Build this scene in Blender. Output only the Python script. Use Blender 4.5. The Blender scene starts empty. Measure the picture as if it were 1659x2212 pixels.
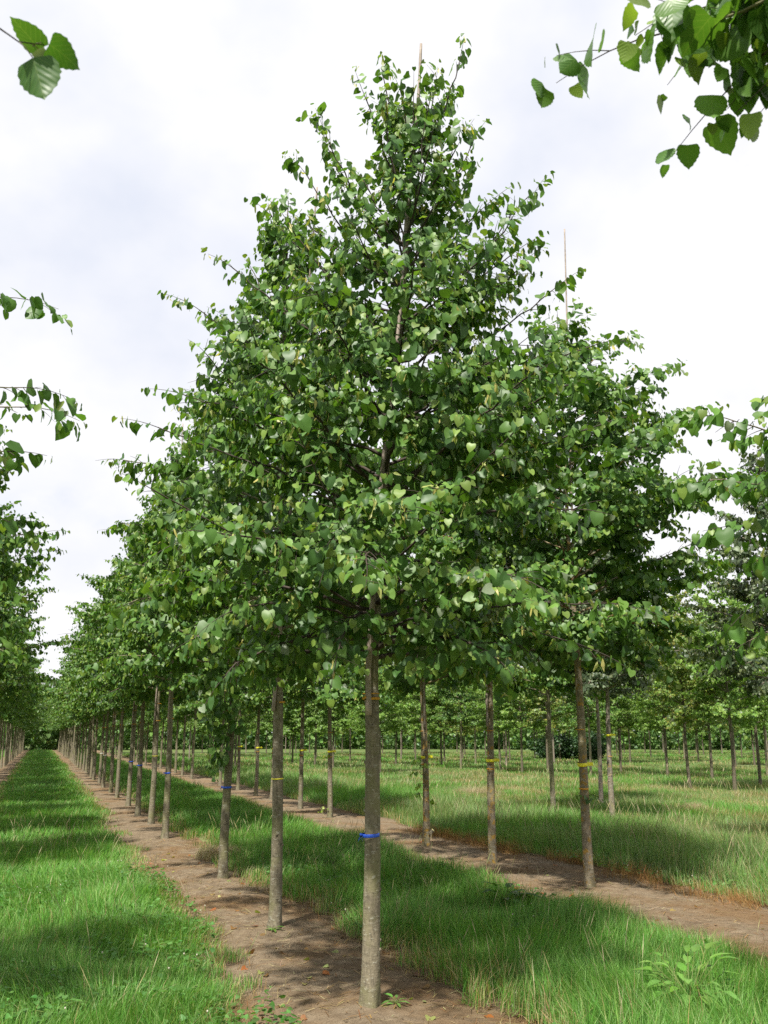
import bpy, math, random
import numpy as np
from mathutils import Vector
rad = math.radians

# ------------------------------------------------------------------ scene, camera, world, sun
sc = bpy.context.scene
COL = sc.collection
CAM_H = 1.6
PITCH, YAW = 13.604, 19.829            # camera looks 19.8 degrees right of the tree rows (+Y)
cam_d = bpy.data.cameras.new('camera')
cam_d.sensor_fit = 'HORIZONTAL'
cam_d.sensor_width = 36.0
cam_d.lens = 2000.0 / 1659.0 * 36.0
cam_d.clip_start = 0.05
cam_d.clip_end = 3000
cam_d.dof.use_dof = True
cam_d.dof.focus_distance = 7.5
cam_d.dof.aperture_fstop = 11
cam = bpy.data.objects.new('camera', cam_d)
COL.objects.link(cam)
cam.location = (0, 0, CAM_H)
cam.rotation_euler = (rad(90 + PITCH), 0, rad(-YAW))
sc.camera = cam

SUN_EL, SUN_HEAD = 58.0, -140.0          # heading measured from +Y towards +X
sun_vec = Vector((math.sin(rad(SUN_HEAD)) * math.cos(rad(SUN_EL)),
                  math.cos(rad(SUN_HEAD)) * math.cos(rad(SUN_EL)), math.sin(rad(SUN_EL))))
sd = bpy.data.lights.new('sun', 'SUN')
sd.energy = 5.0
sd.angle = rad(1.6)
sd.color = (1.0, 0.95, 0.86)
sun = bpy.data.objects.new('sun', sd)
COL.objects.link(sun)
sun.rotation_euler = (-sun_vec).to_track_quat('-Z', 'Y').to_euler()

w = bpy.data.worlds.new('World')
sc.world = w
w.use_nodes = True
nt = w.node_tree
nt.nodes.clear()
N = nt.nodes.new
out = N('ShaderNodeOutputWorld')
sky = N('ShaderNodeTexSky')
sky.sky_type = 'NISHITA'
sky.sun_disc = False
sky.sun_elevation = rad(SUN_EL)
sky.sun_rotation = rad(SUN_HEAD)
bg1 = N('ShaderNodeBackground'); bg1.inputs[1].default_value = 0.08
nt.links.new(sky.outputs[0], bg1.inputs[0])
tc = N('ShaderNodeTexCoord')
mp = N('ShaderNodeMapping'); mp.inputs['Scale'].default_value = (1.0, 1.0, 1.35)
mp.inputs['Location'].default_value = (0.35, 0.1, 0.2)
nt.links.new(tc.outputs['Generated'], mp.inputs[0])
n1 = N('ShaderNodeTexNoise'); n1.inputs['Scale'].default_value = 2.6; n1.inputs['Detail'].default_value = 7; n1.inputs['Roughness'].default_value = 0.55
n2 = N('ShaderNodeTexNoise'); n2.inputs['Scale'].default_value = 3.6; n2.inputs['Detail'].default_value = 5; n2.inputs['Roughness'].default_value = 0.5
nt.links.new(mp.outputs[0], n1.inputs['Vector']); nt.links.new(mp.outputs[0], n2.inputs['Vector'])
r1 = N('ShaderNodeValToRGB')            # how much cloud covers the blue
r1.color_ramp.elements[0].position = 0.26; r1.color_ramp.elements[0].color = (0.6, 0.6, 0.6, 1)
r1.color_ramp.elements[1].position = 0.40; r1.color_ramp.elements[1].color = (1, 1, 1, 1)
nt.links.new(n1.outputs[0], r1.inputs[0])
r2 = N('ShaderNodeValToRGB')            # grey undersides and white tops of the clouds
r2.color_ramp.elements[0].position = 0.30; r2.color_ramp.elements[0].color = (0.79, 0.83, 0.94, 1)
r2.color_ramp.elements[1].position = 0.52; r2.color_ramp.elements[1].color = (1.0, 1.0, 1.03, 1)
nt.links.new(n2.outputs[0], r2.inputs[0])
bg2 = N('ShaderNodeBackground'); bg2.inputs[1].default_value = 0.55
nt.links.new(r2.outputs[0], bg2.inputs[0])
mx = N('ShaderNodeMixShader')
nt.links.new(r1.outputs[0], mx.inputs[0]); nt.links.new(bg1.outputs[0], mx.inputs[1]); nt.links.new(bg2.outputs[0], mx.inputs[2])
nt.links.new(mx.outputs[0], out.inputs[0])

sc.view_settings.view_transform = 'Standard'
sc.view_settings.look = 'None'
sc.view_settings.exposure = 0.9
sc.view_settings.gamma = 1.0
sc.view_settings.use_curve_mapping = False
cy = sc.cycles
cy.max_bounces = 7; cy.diffuse_bounces = 3; cy.glossy_bounces = 2; cy.transmission_bounces = 4
cy.use_denoising = False
try:
    cy.denoiser = 'OPENIMAGEDENOISE'
    cy.denoising_input_passes = 'RGB_ALBEDO_NORMAL'
    cy.denoising_prefilter = 'ACCURATE'
except Exception:
    pass
cy.sample_clamp_indirect = 6.0

# ------------------------------------------------------------------ helpers
def hash2(ix, iy, seed):
    n = (ix.astype(np.int64) * 374761393 + iy.astype(np.int64) * 668265263 + seed * 1442695041) & 0x7fffffff
    n = ((n ^ (n >> 13)) * 1274126177) & 0x7fffffff
    n = n ^ (n >> 16)
    return (n & 0xffff) / 65535.0
def vnoise(x, y, seed=0):
    x = np.asarray(x, float); y = np.asarray(y, float)
    ix = np.floor(x); iy = np.floor(y)
    fx = x - ix; fy = y - iy
    fx = fx * fx * (3 - 2 * fx); fy = fy * fy * (3 - 2 * fy)
    a = hash2(ix, iy, seed); b = hash2(ix + 1, iy, seed); c = hash2(ix, iy + 1, seed); d = hash2(ix + 1, iy + 1, seed)
    return (a * (1 - fx) + b * fx) * (1 - fy) + (c * (1 - fx) + d * fx) * fy
def fbm(x, y, seed=0, o=4):
    s = 0; a = 0.5; t = 0
    for k in range(o):
        s = s + a * vnoise(np.asarray(x) * 2 ** k, np.asarray(y) * 2 ** k, seed + k * 17)
        t += a; a *= 0.5
    return s / t                          # 0..1
def gz(x, y):                             # relief of the ground
    return 0.05 * (fbm(np.asarray(x) * 0.22, np.asarray(y) * 0.22, 5, 3) - 0.5)
def norm(a):
    return a / np.maximum(np.linalg.norm(a, axis=-1, keepdims=True), 1e-9)

class MB:
    """collects vertices and faces; build() links them as ONE mesh object"""
    def __init__(s):
        s.v = []; s.f = []; s.c = []; s.m = []; s.uv = []; s.n = 0
    def add(s, V, faces, col=(1, 1, 1), mat=0, uv=None):
        V = np.asarray(V, float).reshape(-1, 3)
        for F in faces:
            F = np.asarray(F, np.int64)
            if len(F):
                s.f.append(F + s.n); s.m.append(np.full(len(F), mat, np.int32))
        c = np.asarray(col, float)
        s.c.append(np.broadcast_to(c, (len(V), 3)))
        s.uv.append(np.zeros((len(V), 2)) if uv is None else np.asarray(uv, float))
        s.v.append(V); s.n += len(V)
    def tube(s, P, R, sides=6, col=(1, 1, 1), mat=0, cap=True):
        P = np.asarray(P, float); R = np.broadcast_to(np.asarray(R, float), (len(P),))
        T = np.gradient(P, axis=0); T = norm(T)
        ref = np.array([0.0, 0, 1]) if abs(T[0][2]) < 0.9 else np.array([1.0, 0, 0])
        X = norm(np.cross(T, ref)); Y = np.cross(T, X)
        a = np.arange(sides) * 2 * math.pi / sides
        V = P[:, None] + R[:, None, None] * (np.cos(a)[None, :, None] * X[:, None] + np.sin(a)[None, :, None] * Y[:, None])
        n = len(P)
        i, j = np.meshgrid(np.arange(n - 1), np.arange(sides), indexing='ij')
        i = i.ravel(); j = j.ravel(); k = (j + 1) % sides
        Q = np.stack([i * sides + j, i * sides + k, (i + 1) * sides + k, (i + 1) * sides + j], 1)
        fs = [Q]
        if cap:
            fs.append(np.arange(sides)[::-1][None]); fs.append(((n - 1) * sides + np.arange(sides))[None])
        s.add(V.reshape(-1, 3), fs, col, mat)
    def mesh(s, name, mats, smooth=True):
        me = bpy.data.meshes.new(name)
        V = np.concatenate(s.v); me.vertices.add(len(V)); me.vertices.foreach_set('co', V.astype(np.float32).ravel())
        ls = np.concatenate([F.ravel() for F in s.f])
        cnt = np.concatenate([np.full(len(F), F.shape[1], np.int64) for F in s.f])
        st = np.concatenate([[0], np.cumsum(cnt)[:-1]])
        me.loops.add(len(ls)); me.loops.foreach_set('vertex_index', ls.astype(np.int32))
        me.polygons.add(len(cnt)); me.polygons.foreach_set('loop_start', st.astype(np.int32))
        me.polygons.foreach_set('loop_total', cnt.astype(np.int32))
        me.polygons.foreach_set('material_index', np.concatenate(s.m))
        me.polygons.foreach_set('use_smooth', np.full(len(cnt), smooth))
        C = np.concatenate(s.c)
        at = me.attributes.new('tint', 'FLOAT_COLOR', 'POINT')
        at.data.foreach_set('color', np.concatenate([C, np.ones((len(C), 1))], 1).astype(np.float32).ravel())
        UV = np.concatenate(s.uv)
        if np.any(UV):
            ul = me.uv_layers.new(name='uv')
            ul.data.foreach_set('uv', UV[ls].astype(np.float32).ravel())
        for m in mats: me.materials.append(m)
        me.update(calc_edges=True)
        me.validate()
        return me
    def build(s, name, mats, parent=None, smooth=True):
        o = bpy.data.objects.new(name, s.mesh(name, mats if isinstance(mats, (list, tuple)) else [mats], smooth))
        COL.objects.link(o)
        if parent: o.parent = parent
        return o

def tag(o, label=None, cat=None, group=None, kind=None):
    if label: o['label'] = label
    if cat: o['category'] = cat
    if group: o['group'] = group
    if kind: o['kind'] = kind
    return o
def empty(name, loc):
    o = bpy.data.objects.new(name, None); COL.objects.link(o)
    o.location = loc; o.empty_display_size = 0.2
    return o
def inst(name, me, parent, rz=0, s=(1, 1, 1)):
    o = bpy.data.objects.new(name, me); COL.objects.link(o)
    o.parent = parent; o.rotation_euler = (0, 0, rz); o.scale = s
    return o

# ------------------------------------------------------------------ materials
def mat(name):
    m = bpy.data.materials.new(name); m.use_nodes = True
    t = m.node_tree; t.nodes.clear()
    o = t.nodes.new('ShaderNodeOutputMaterial')
    return m, t, o
def L(t, a, b): t.links.new(a, b)
def node(t, k, **kw):
    n = t.nodes.new(k)
    for a, v in kw.items():
        if a in n.inputs: n.inputs[a].default_value = v
        else: setattr(n, a, v)
    return n
def ramp(t, src, stops):
    r = t.nodes.new('ShaderNodeValToRGB')
    e = r.color_ramp.elements
    while len(e) < len(stops): e.new(0.5)
    for k, (p, c) in enumerate(stops):
        e[k].position = p; e[k].color = (*c, 1) if len(c) == 3 else c
    L(t, src, r.inputs[0])
    return r.outputs[0]
def noise(t, vec, scale, detail=5, rough=0.55):
    n = node(t, 'ShaderNodeTexNoise', Scale=scale, Detail=detail, Roughness=rough)
    L(t, vec, n.inputs['Vector'])
    return n.outputs[0]
def mixc(t, f, a, b, mode='MIX'):
    m = t.nodes.new('ShaderNodeMix'); m.data_type = 'RGBA'; m.blend_type = mode
    for s, v in ((m.inputs[0], f), (m.inputs[6], a), (m.inputs[7], b)):
        if hasattr(v, 'is_output'): L(t, v, s)
        else: s.default_value = v if isinstance(v, (int, float)) else (*v, 1)
    return m.outputs[2]

def leaf_material(name, trans=0.32, rough=0.42, veins=False, spec=0.5):
    m, t, o = mat(name)
    at = node(t, 'ShaderNodeAttribute', attribute_name='tint')
    col = at.outputs[0]
    p = node(t, 'ShaderNodeBsdfPrincipled')
    if veins:
        uv = node(t, 'ShaderNodeUVMap', uv_map='uv')
        sx = t.nodes.new('ShaderNodeSeparateXYZ'); L(t, uv.outputs[0], sx.inputs[0])
        def M(op, a, b=None):
            n = t.nodes.new('ShaderNodeMath'); n.operation = op
            for s, v in ((n.inputs[0], a), (n.inputs[1], b)):
                if v is None: continue
                if hasattr(v, 'is_output'): L(t, v, s)
                else: s.default_value = v
            return n.outputs[0]
        ax = M('ABSOLUTE', sx.outputs[0])
        mid = M('LESS_THAN', ax, 0.016)
        s1 = M('SUBTRACT', sx.outputs[1], M('MULTIPLY', ax, 0.95))
        fr = M('FRACT', M('MULTIPLY', s1, 5.2))
        side = M('LESS_THAN', M('ABSOLUTE', M('SUBTRACT', fr, 0.5)), 0.055)
        ve = M('MAXIMUM', mid, side)
        col = mixc(t, M('MULTIPLY', ve, 0.3), col, (0.17, 0.24, 0.07))
        bu = node(t, 'ShaderNodeBump', Strength=0.3, Distance=0.003)
        L(t, M('MULTIPLY', M('ABSOLUTE', M('SUBTRACT', fr, 0.5)), 1.0), bu.inputs['Height'])
        L(t, bu.outputs[0], p.inputs['Normal'])
    L(t, col, p.inputs['Base Color'])
    p.inputs['Roughness'].default_value = rough
    p.inputs['Specular IOR Level'].default_value = spec
    tr = node(t, 'ShaderNodeBsdfTranslucent')
    L(t, mixc(t, 1.0, col, (1.5, 1.55, 0.55), 'MULTIPLY'), tr.inputs[0])
    mx = node(t, 'ShaderNodeMixShader', Fac=trans)
    L(t, p.outputs[0], mx.inputs[1]); L(t, tr.outputs[0], mx.inputs[2]); L(t, mx.outputs[0], o.inputs[0])
    return m
M_LEAF = leaf_material('lime leaf', rough=0.47, spec=0.40)
M_LEAFV = leaf_material('veined lime leaf', trans=0.38, veins=True, rough=0.42, spec=0.4)
M_GRASS = leaf_material('grass blade', trans=0.35, rough=0.5, spec=0.3)
M_DRY = leaf_material('dry straw', trans=0.25, rough=0.75, spec=0.2)

def bark_material(name, base, pale, algae, rust=0.0, scale=1.0):
    m, t, o = mat(name)
    tcn = t.nodes.new('ShaderNodeTexCoord')
    oi = t.nodes.new('ShaderNodeObjectInfo')
    ad = t.nodes.new('ShaderNodeVectorMath'); ad.operation = 'MULTIPLY_ADD'
    cx = t.nodes.new('ShaderNodeCombineXYZ')
    L(t, oi.outputs['Random'], cx.inputs[0]); L(t, oi.outputs['Random'], cx.inputs[2])
    L(t, cx.outputs[0], ad.inputs[0]); ad.inputs[1].default_value = (30, 30, 30); L(t, tcn.outputs['Object'], ad.inputs[2])
    v = ad.outputs[0]
    st = node(t, 'ShaderNodeMapping'); st.inputs['Scale'].default_value = (1, 1, 0.35); L(t, v, st.inputs[0])
    hz = node(t, 'ShaderNodeMapping'); hz.inputs['Scale'].default_value = (1, 1, 3.0); L(t, v, hz.inputs[0])
    fine = noise(t, st.outputs[0], 60 * scale, 6, 0.65)
    big = noise(t, v, 4.0, 4, 0.6)
    c = ramp(t, fine, [(0.25, tuple(x * 0.45 for x in base)), (0.5, base), (0.75, tuple(x * 1.45 for x in base))])
    c = mixc(t, ramp(t, big, [(0.46, (0, 0, 0)), (0.62, (0.75, 0.75, 0.75))]), c, algae)
    lich = noise(t, hz.outputs[0], 17, 7, 0.68)
    c = mixc(t, ramp(t, lich, [(0.57, (0, 0, 0)), (0.64, (0.75, 0.75, 0.75))]), c, pale)
    sp = noise(t, v, 42, 3, 0.5)
    c = mixc(t, ramp(t, sp, [(0.68, (0, 0, 0)), (0.74, (0.7, 0.7, 0.7))]), c, tuple(min(1, x * 1.35) for x in pale))
    dk = noise(t, hz.outputs[0], 9, 4, 0.6)
    c = mixc(t, ramp(t, dk, [(0.30, (0.75, 0.75, 0.75)), (0.38, (0, 0, 0))]), c, tuple(x * 0.3 for x in base))
    if rust:
        rn = noise(t, v, 14, 6, 0.7)
        c = mixc(t, ramp(t, rn, [(0.62 - rust * 0.1, (0, 0, 0)), (0.70 - rust * 0.1, (0.85, 0.85, 0.85))]), c, (0.30, 0.18, 0.03))
    p = node(t, 'ShaderNodeBsdfPrincipled', Roughness=0.85)
    p.inputs['Specular IOR Level'].default_value = 0.25
    L(t, c, p.inputs['Base Color'])
    bu = node(t, 'ShaderNodeBump', Strength=0.7, Distance=0.008)
    mh = t.nodes.new('ShaderNodeMath'); mh.operation = 'ADD'; L(t, fine, mh.inputs[0]); L(t, lich, mh.inputs[1])
    L(t, mh.outputs[0], bu.inputs['Height']); L(t, bu.outputs[0], p.inputs['Normal'])
    L(t, p.outputs[0], o.inputs[0])
    return m
M_BARK = bark_material('lime bark', (0.165, 0.143, 0.098), (0.33, 0.325, 0.26), (0.15, 0.148, 0.066))
M_BARKR = bark_material('lichened bark', (0.185, 0.155, 0.108), (0.35, 0.33, 0.265), (0.17, 0.152, 0.08), rust=1.0)
M_BARKD = bark_material('dark bark', (0.11, 0.09, 0.065), (0.22, 0.21, 0.17), (0.10, 0.095, 0.05))
M_BARKW = bark_material('pale bark', (0.19, 0.16, 0.13), (0.36, 0.35, 0.31), (0.16, 0.14, 0.09), rust=0.3)

def plain(name, c, rough=0.6, var=0.25, scale=25, spec=0.4, trans=0.0):
    m, t, o = mat(name)
    tcn = t.nodes.new('ShaderNodeTexCoord')
    f = noise(t, tcn.outputs['Object'], scale, 4, 0.6)
    col = ramp(t, f, [(0.3, tuple(x * (1 - var) for x in c)), (0.7, tuple(min(1, x * (1 + var)) for x in c))])
    p = node(t, 'ShaderNodeBsdfPrincipled', Roughness=rough); p.inputs['Specular IOR Level'].default_value = spec
    L(t, col, p.inputs['Base Color'])
    bu = node(t, 'ShaderNodeBump', Strength=0.3, Distance=0.003); L(t, f, bu.inputs['Height']); L(t, bu.outputs[0], p.inputs['Normal'])
    L(t, p.outputs[0], o.inputs[0])
    return m
M_TWIG = plain('twig bark', (0.042, 0.031, 0.022), 0.75, 0.35)
M_CANE = plain('weathered bamboo', (0.27, 0.22, 0.18), 0.6, 0.35, 18)
M_BLUE = plain('blue ribbon', (0.02, 0.09, 0.55), 0.4, 0.2, 60)
M_YEL = plain('yellow tape', (0.75, 0.70, 0.03), 0.4, 0.12, 60)
M_ORA = plain('orange string', (0.50, 0.25, 0.02), 0.6, 0.25, 90)
M_WHI = plain('white tape', (0.62, 0.62, 0.58), 0.5, 0.15, 60)
M_RED = plain('red tag', (0.5, 0.03, 0.03), 0.5, 0.15, 60)
M_CUT = plain('fresh cut wood', (0.62, 0.55, 0.25), 0.7, 0.15, 60)

def ground_material():
    m, t, o = mat('field ground')
    tcn = t.nodes.new('ShaderNodeTexCoord'); v = tcn.outputs['Object']
    a = noise(t, v, 0.35, 6, 0.6); b = noise(t, v, 9, 6, 0.7)
    c = ramp(t, b, [(0.3, (0.03, 0.05, 0.012)), (0.5, (0.07, 0.115, 0.03)), (0.72, (0.13, 0.15, 0.05))])
    c = mixc(t, ramp(t, a, [(0.48, (0, 0, 0)), (0.62, (0.7, 0.7, 0.7))]), c, (0.15, 0.155, 0.07))
    p = node(t, 'ShaderNodeBsdfPrincipled', Roughness=0.95); p.inputs['Specular IOR Level'].default_value = 0.1
    L(t, c, p.inputs['Base Color'])
    bu = node(t, 'ShaderNodeBump', Strength=0.8, Distance=0.05); L(t, b, bu.inputs['Height']); L(t, bu.outputs[0], p.inputs['Normal'])
    L(t, p.outputs[0], o.inputs[0])
    return m
def soil_material():
    m, t, o = mat('bare sandy soil')
    tcn = t.nodes.new('ShaderNodeTexCoord'); v = tcn.outputs['Object']
    big = noise(t, v, 0.9, 5, 0.6); mid = noise(t, v, 7, 7, 0.7); fine = noise(t, v, 90, 5, 0.7)
    c = ramp(t, mid, [(0.28, (0.112, 0.082, 0.053)), (0.5, (0.185, 0.142, 0.094)), (0.72, (0.262, 0.208, 0.142))])
    c = mixc(t, ramp(t, big, [(0.45, (0, 0, 0)), (0.60, (0.7, 0.7, 0.7))]), c, (0.165, 0.098, 0.044))   # rusty litter
    c = mixc(t, ramp(t, fine, [(0.35, (0.5, 0.5, 0.5)), (0.48, (0, 0, 0))]), c, (0.08, 0.05, 0.032))
    c = mixc(t, ramp(t, fine, [(0.66, (0, 0, 0)), (0.73, (0.5, 0.5, 0.5))]), c, (0.34, 0.26, 0.18))
    p = node(t, 'ShaderNodeBsdfPrincipled', Roughness=0.95); p.inputs['Specular IOR Level'].default_value = 0.12
    L(t, c, p.inputs['Base Color'])
    ad = t.nodes.new('ShaderNodeMath'); ad.operation = 'MULTIPLY_ADD'; L(t, mid, ad.inputs[0]); ad.inputs[1].default_value = 2.0; L(t, fine, ad.inputs[2])
    bu = node(t, 'ShaderNodeBump', Strength=0.9, Distance=0.02); L(t, ad.outputs[0], bu.inputs['Height']); L(t, bu.outputs[0], p.inputs['Normal'])
    L(t, p.outputs[0], o.inputs[0])
    return m
M_GROUND = ground_material(); M_SOIL = soil_material()

# ------------------------------------------------------------------ the setting: ground and soil strips
ROW_L, ROW_A, ROW_B = -1.75, 2.02, 5.72
def grid(xs, ys, zf, name, m, kind):
    X, Y = np.meshgrid(xs, ys, indexing='xy')
    Z = zf(X, Y)
    nx, ny = len(xs), len(ys)
    i, j = np.meshgrid(np.arange(nx - 1), np.arange(ny - 1), indexing='xy'); k = (j * nx + i).ravel()
    b = MB(); b.add(np.stack([X, Y, Z], -1).reshape(-1, 3), [np.stack([k, k + 1, k + nx + 1, k + nx], 1)])
    o = b.build(name, m); tag(o, kind=kind)
    return o
gx = np.concatenate([[-900, -300, -120, -60, -30], np.arange(-16, -3, 0.4), np.arange(-3, 8, 0.1), np.arange(8, 40, 0.4), [44, 50, 60, 80, 120, 300, 900]])
gy = np.concatenate([[-900, -300, -100, -40, -15], np.arange(-6, 50, 0.4), [54, 60, 70, 85, 110, 150, 300, 900, 2500]])

def wob(y, s, a=0.22):
    return a * (fbm(np.asarray(y) * 0.55, np.full_like(np.asarray(y, float), s * 3.1), s, 4) - 0.5) * 2
STRIPS = {'L': (-2.5, -0.98), 'A': (1.36, 2.72), 'B': (4.82, 6.80)}
def edges(k, y):
    y = np.asarray(y, float)
    lo, hi = STRIPS[k]; s = 'LAB'.index(k) + 3
    a = lo + wob(y, s); b = hi + wob(y, s + 9)
    if k == 'B': b = b - 0.25 * np.clip((y - 10.5) / 2, 0, 1) ; a = a - 0.1 * np.clip((6 - y) / 2, 0, 1)
    if k == 'A': b = b - 0.2 * np.clip((y - 9) / 2, 0, 1)
    return a, b
sy = np.concatenate([np.arange(1.5, 14, 0.025), np.arange(14, 30, 0.08), np.arange(30, 62, 0.3), np.arange(62, 125, 1.2)])
SOILZ = {}
def soil_z(k, X, Y, U):
    m = gz(X, Y) + 0.03 * np.clip(1 - np.abs(2 * U - 1) ** 3, 0, 1) - 0.035
    for tx, ty in ((2.01, 5.86), (2.0, 8.33), (2.1, 11.38), (5.73, 9.32), (5.6, 11.41), (5.5, 13.4)):
        m = m + 0.022 * np.exp(-((X - tx) ** 2 + (Y - ty) ** 2) / 0.09)
    m = m + 0.05 * (fbm(X * 2.1, Y * 2.1, 31, 5) - 0.5) + 0.022 * (fbm(X * 13, Y * 13, 41, 3) - 0.5)
    return m
def ground_z(X, Y):
    z = gz(X, Y)
    for k in 'LAB':
        a, b = edges(k, Y); z = z - 0.08 * np.clip(np.minimum(X - a + 0.14, b + 0.14 - X) / 0.1, 0, 1)
    return z
tag(grid(gx, gy, ground_z, 'ground', M_GROUND, 'structure'), 'flat nursery field ground under the grass')
LAB = {'L': 'bare brown soil strip under the left row of trees', 'A': 'bare brown soil strip under the foreground row of trees', 'B': 'bare brown soil strip under the right row of trees'}
for k in 'LAB':
    u = np.linspace(-0.13, 1.13, 66)
    a, b = edges(k, sy)
    X = a[:, None] + (b - a)[:, None] * u[None]; Y = np.repeat(sy[:, None], len(u), 1)
    U = np.repeat(u[None], len(sy), 0)
    Z = soil_z(k, X, Y, U)
    nx = len(u); ny = len(sy)
    i, j = np.meshgrid(np.arange(nx - 1), np.arange(ny - 1), indexing='xy'); q = (j * nx + i).ravel()
    bm = MB(); bm.add(np.stack([X, Y, Z], -1).reshape(-1, 3), [np.stack([q, q + 1, q + nx + 1, q + nx], 1)])
    tag(bm.build('soil_strip', M_SOIL), LAB[k], kind='structure')

# ------------------------------------------------------------------ leaves
def leaf_template(out_pts, seed=0, fold=0.18, droop=0.25, wave=0.045):
    """half outline (w,y) from base to tip -> verts (local x across, y along, z normal), faces"""
    n = len(out_pts) - 1
    rng = np.random.default_rng(seed)
    ow = np.array([p[0] for p in out_pts]); oy = np.array([p[1] for p in out_pts])
    my = np.linspace(0, oy[-1], n + 1)
    V = [(0, y, 0) for y in my]
    R = []; Lf = []
    for i in range(1, n): R.append(len(V)); V.append((ow[i], oy[i], 0))
    for i in range(1, n): Lf.append(len(V)); V.append((-ow[i], oy[i], 0))
    V = np.array(V, float)
    uv = V[:, :2].copy()
    V[:, 2] = fold * np.abs(V[:, 0]) - droop * V[:, 1] ** 2 + wave * rng.normal(size=len(V)) * (np.abs(V[:, 0]) > 0)
    R = [0] + R + [n]; Lf = [0] + Lf + [n]
    T = []; Q = []
    for i in range(n):
        if i == 0: T += [(0, R[1], 1), (0, 1, Lf[1])]
        elif i == n - 1: T += [(i, R[i], n), (i, n, Lf[i])]
        else: Q += [(i, R[i], R[i + 1], i + 1), (i, i + 1, Lf[i + 1], Lf[i])]
    return V, np.array(T), np.array(Q), uv
HEART = [(0, 0), (0.34, -0.13), (0.52, 0.08), (0.52, 0.42), (0.30, 0.80), (0, 1.06)]
MAPLE = [(0, 0), (0.36, 0.02), (0.62, 0.42), (0.26, 0.52), (0, 1.0)]
BRACT = [(0, 0), (0.10, 0.25), (0.13, 0.6), (0.08, 1.0), (0, 1.2)]
T_LIME = [leaf_template(HEART, s, f, d) for s, (f, d) in enumerate([(0.2, 0.2), (0.05, 0.35), (0.35, 0.1), (-0.12, 0.3), (0.15, 0.0), (0.45, 0.28)])]
T_MAPLE = [leaf_template(MAPLE, s, f, d) for s, (f, d) in enumerate([(0.2, 0.2), (0.0, 0.35), (0.3, 0.0)])]
T_BRACT = [leaf_template(BRACT, 3, 0.2, 0.1)]
def heart_hi(seed, n=13):
    rng = np.random.default_rng(seed)
    t = np.linspace(0, 1, n + 1)
    ax = rng.uniform(0.94, 1.08)
    pts = []
    for i, s in enumerate(t):
        wv = 0.53 * ax * (math.sin(math.pi * min(1, s * 1.02) ** 0.62)) ** 0.78 if 0 < s < 1 else 0
        yv = 1.06 * s ** 1.15 - 0.13 * math.exp(-((s - 0.13) / 0.11) ** 2)
        if 0 < i < n and i % 2: wv *= 1.045; yv += 0.012
        elif 0 < i < n: wv *= 0.965
        if s > 0.86: wv *= 0.75
        pts.append((wv, yv))
    pts[0] = (0, 0)
    return pts
T_HI = [leaf_template(heart_hi(s), s, f, d, 0.012) for s, (f, d) in enumerate([(0.12, 0.15), (0.25, 0.3), (-0.1, 0.2), (0.4, 0.1), (0.02, 0.4)])]

def add_leaves(mb, P, A, Nn, S, C, templates, rng, mat=0):
    """place leaves: P base, A axis, Nn rough normal, S size, C colour"""
    P, A, Nn, S, C = map(np.asarray, (P, A, Nn, S, C))
    A = norm(A); Nn = norm(Nn - (Nn * A).sum(1, keepdims=True) * A); X = np.cross(A, Nn)
    pick = rng.integers(0, len(templates), len(P))
    for k, (V, T, Q, uv) in enumerate(templates):
        I = np.where(pick == k)[0]
        if not len(I): continue
        asp = rng.uniform(0.85, 1.1, len(I))
        W = P[I][:, None] + S[I][:, None, None] * (V[None, :, 0, None] * asp[:, None, None] * X[I][:, None] + V[None, :, 1, None] * A[I][:, None] + V[None, :, 2, None] * Nn[I][:, None])
        nv = len(V); off = (np.arange(len(I)) * nv)[:, None, None]
        fs = [(T[None] + off).reshape(-1, 3)]
        if len(Q): fs.append((Q[None] + off).reshape(-1, 4))
        mb.add(W.reshape(-1, 3), fs, np.repeat(C[I], nv, 0), mat, np.tile(uv, (len(I), 1)))

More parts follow.
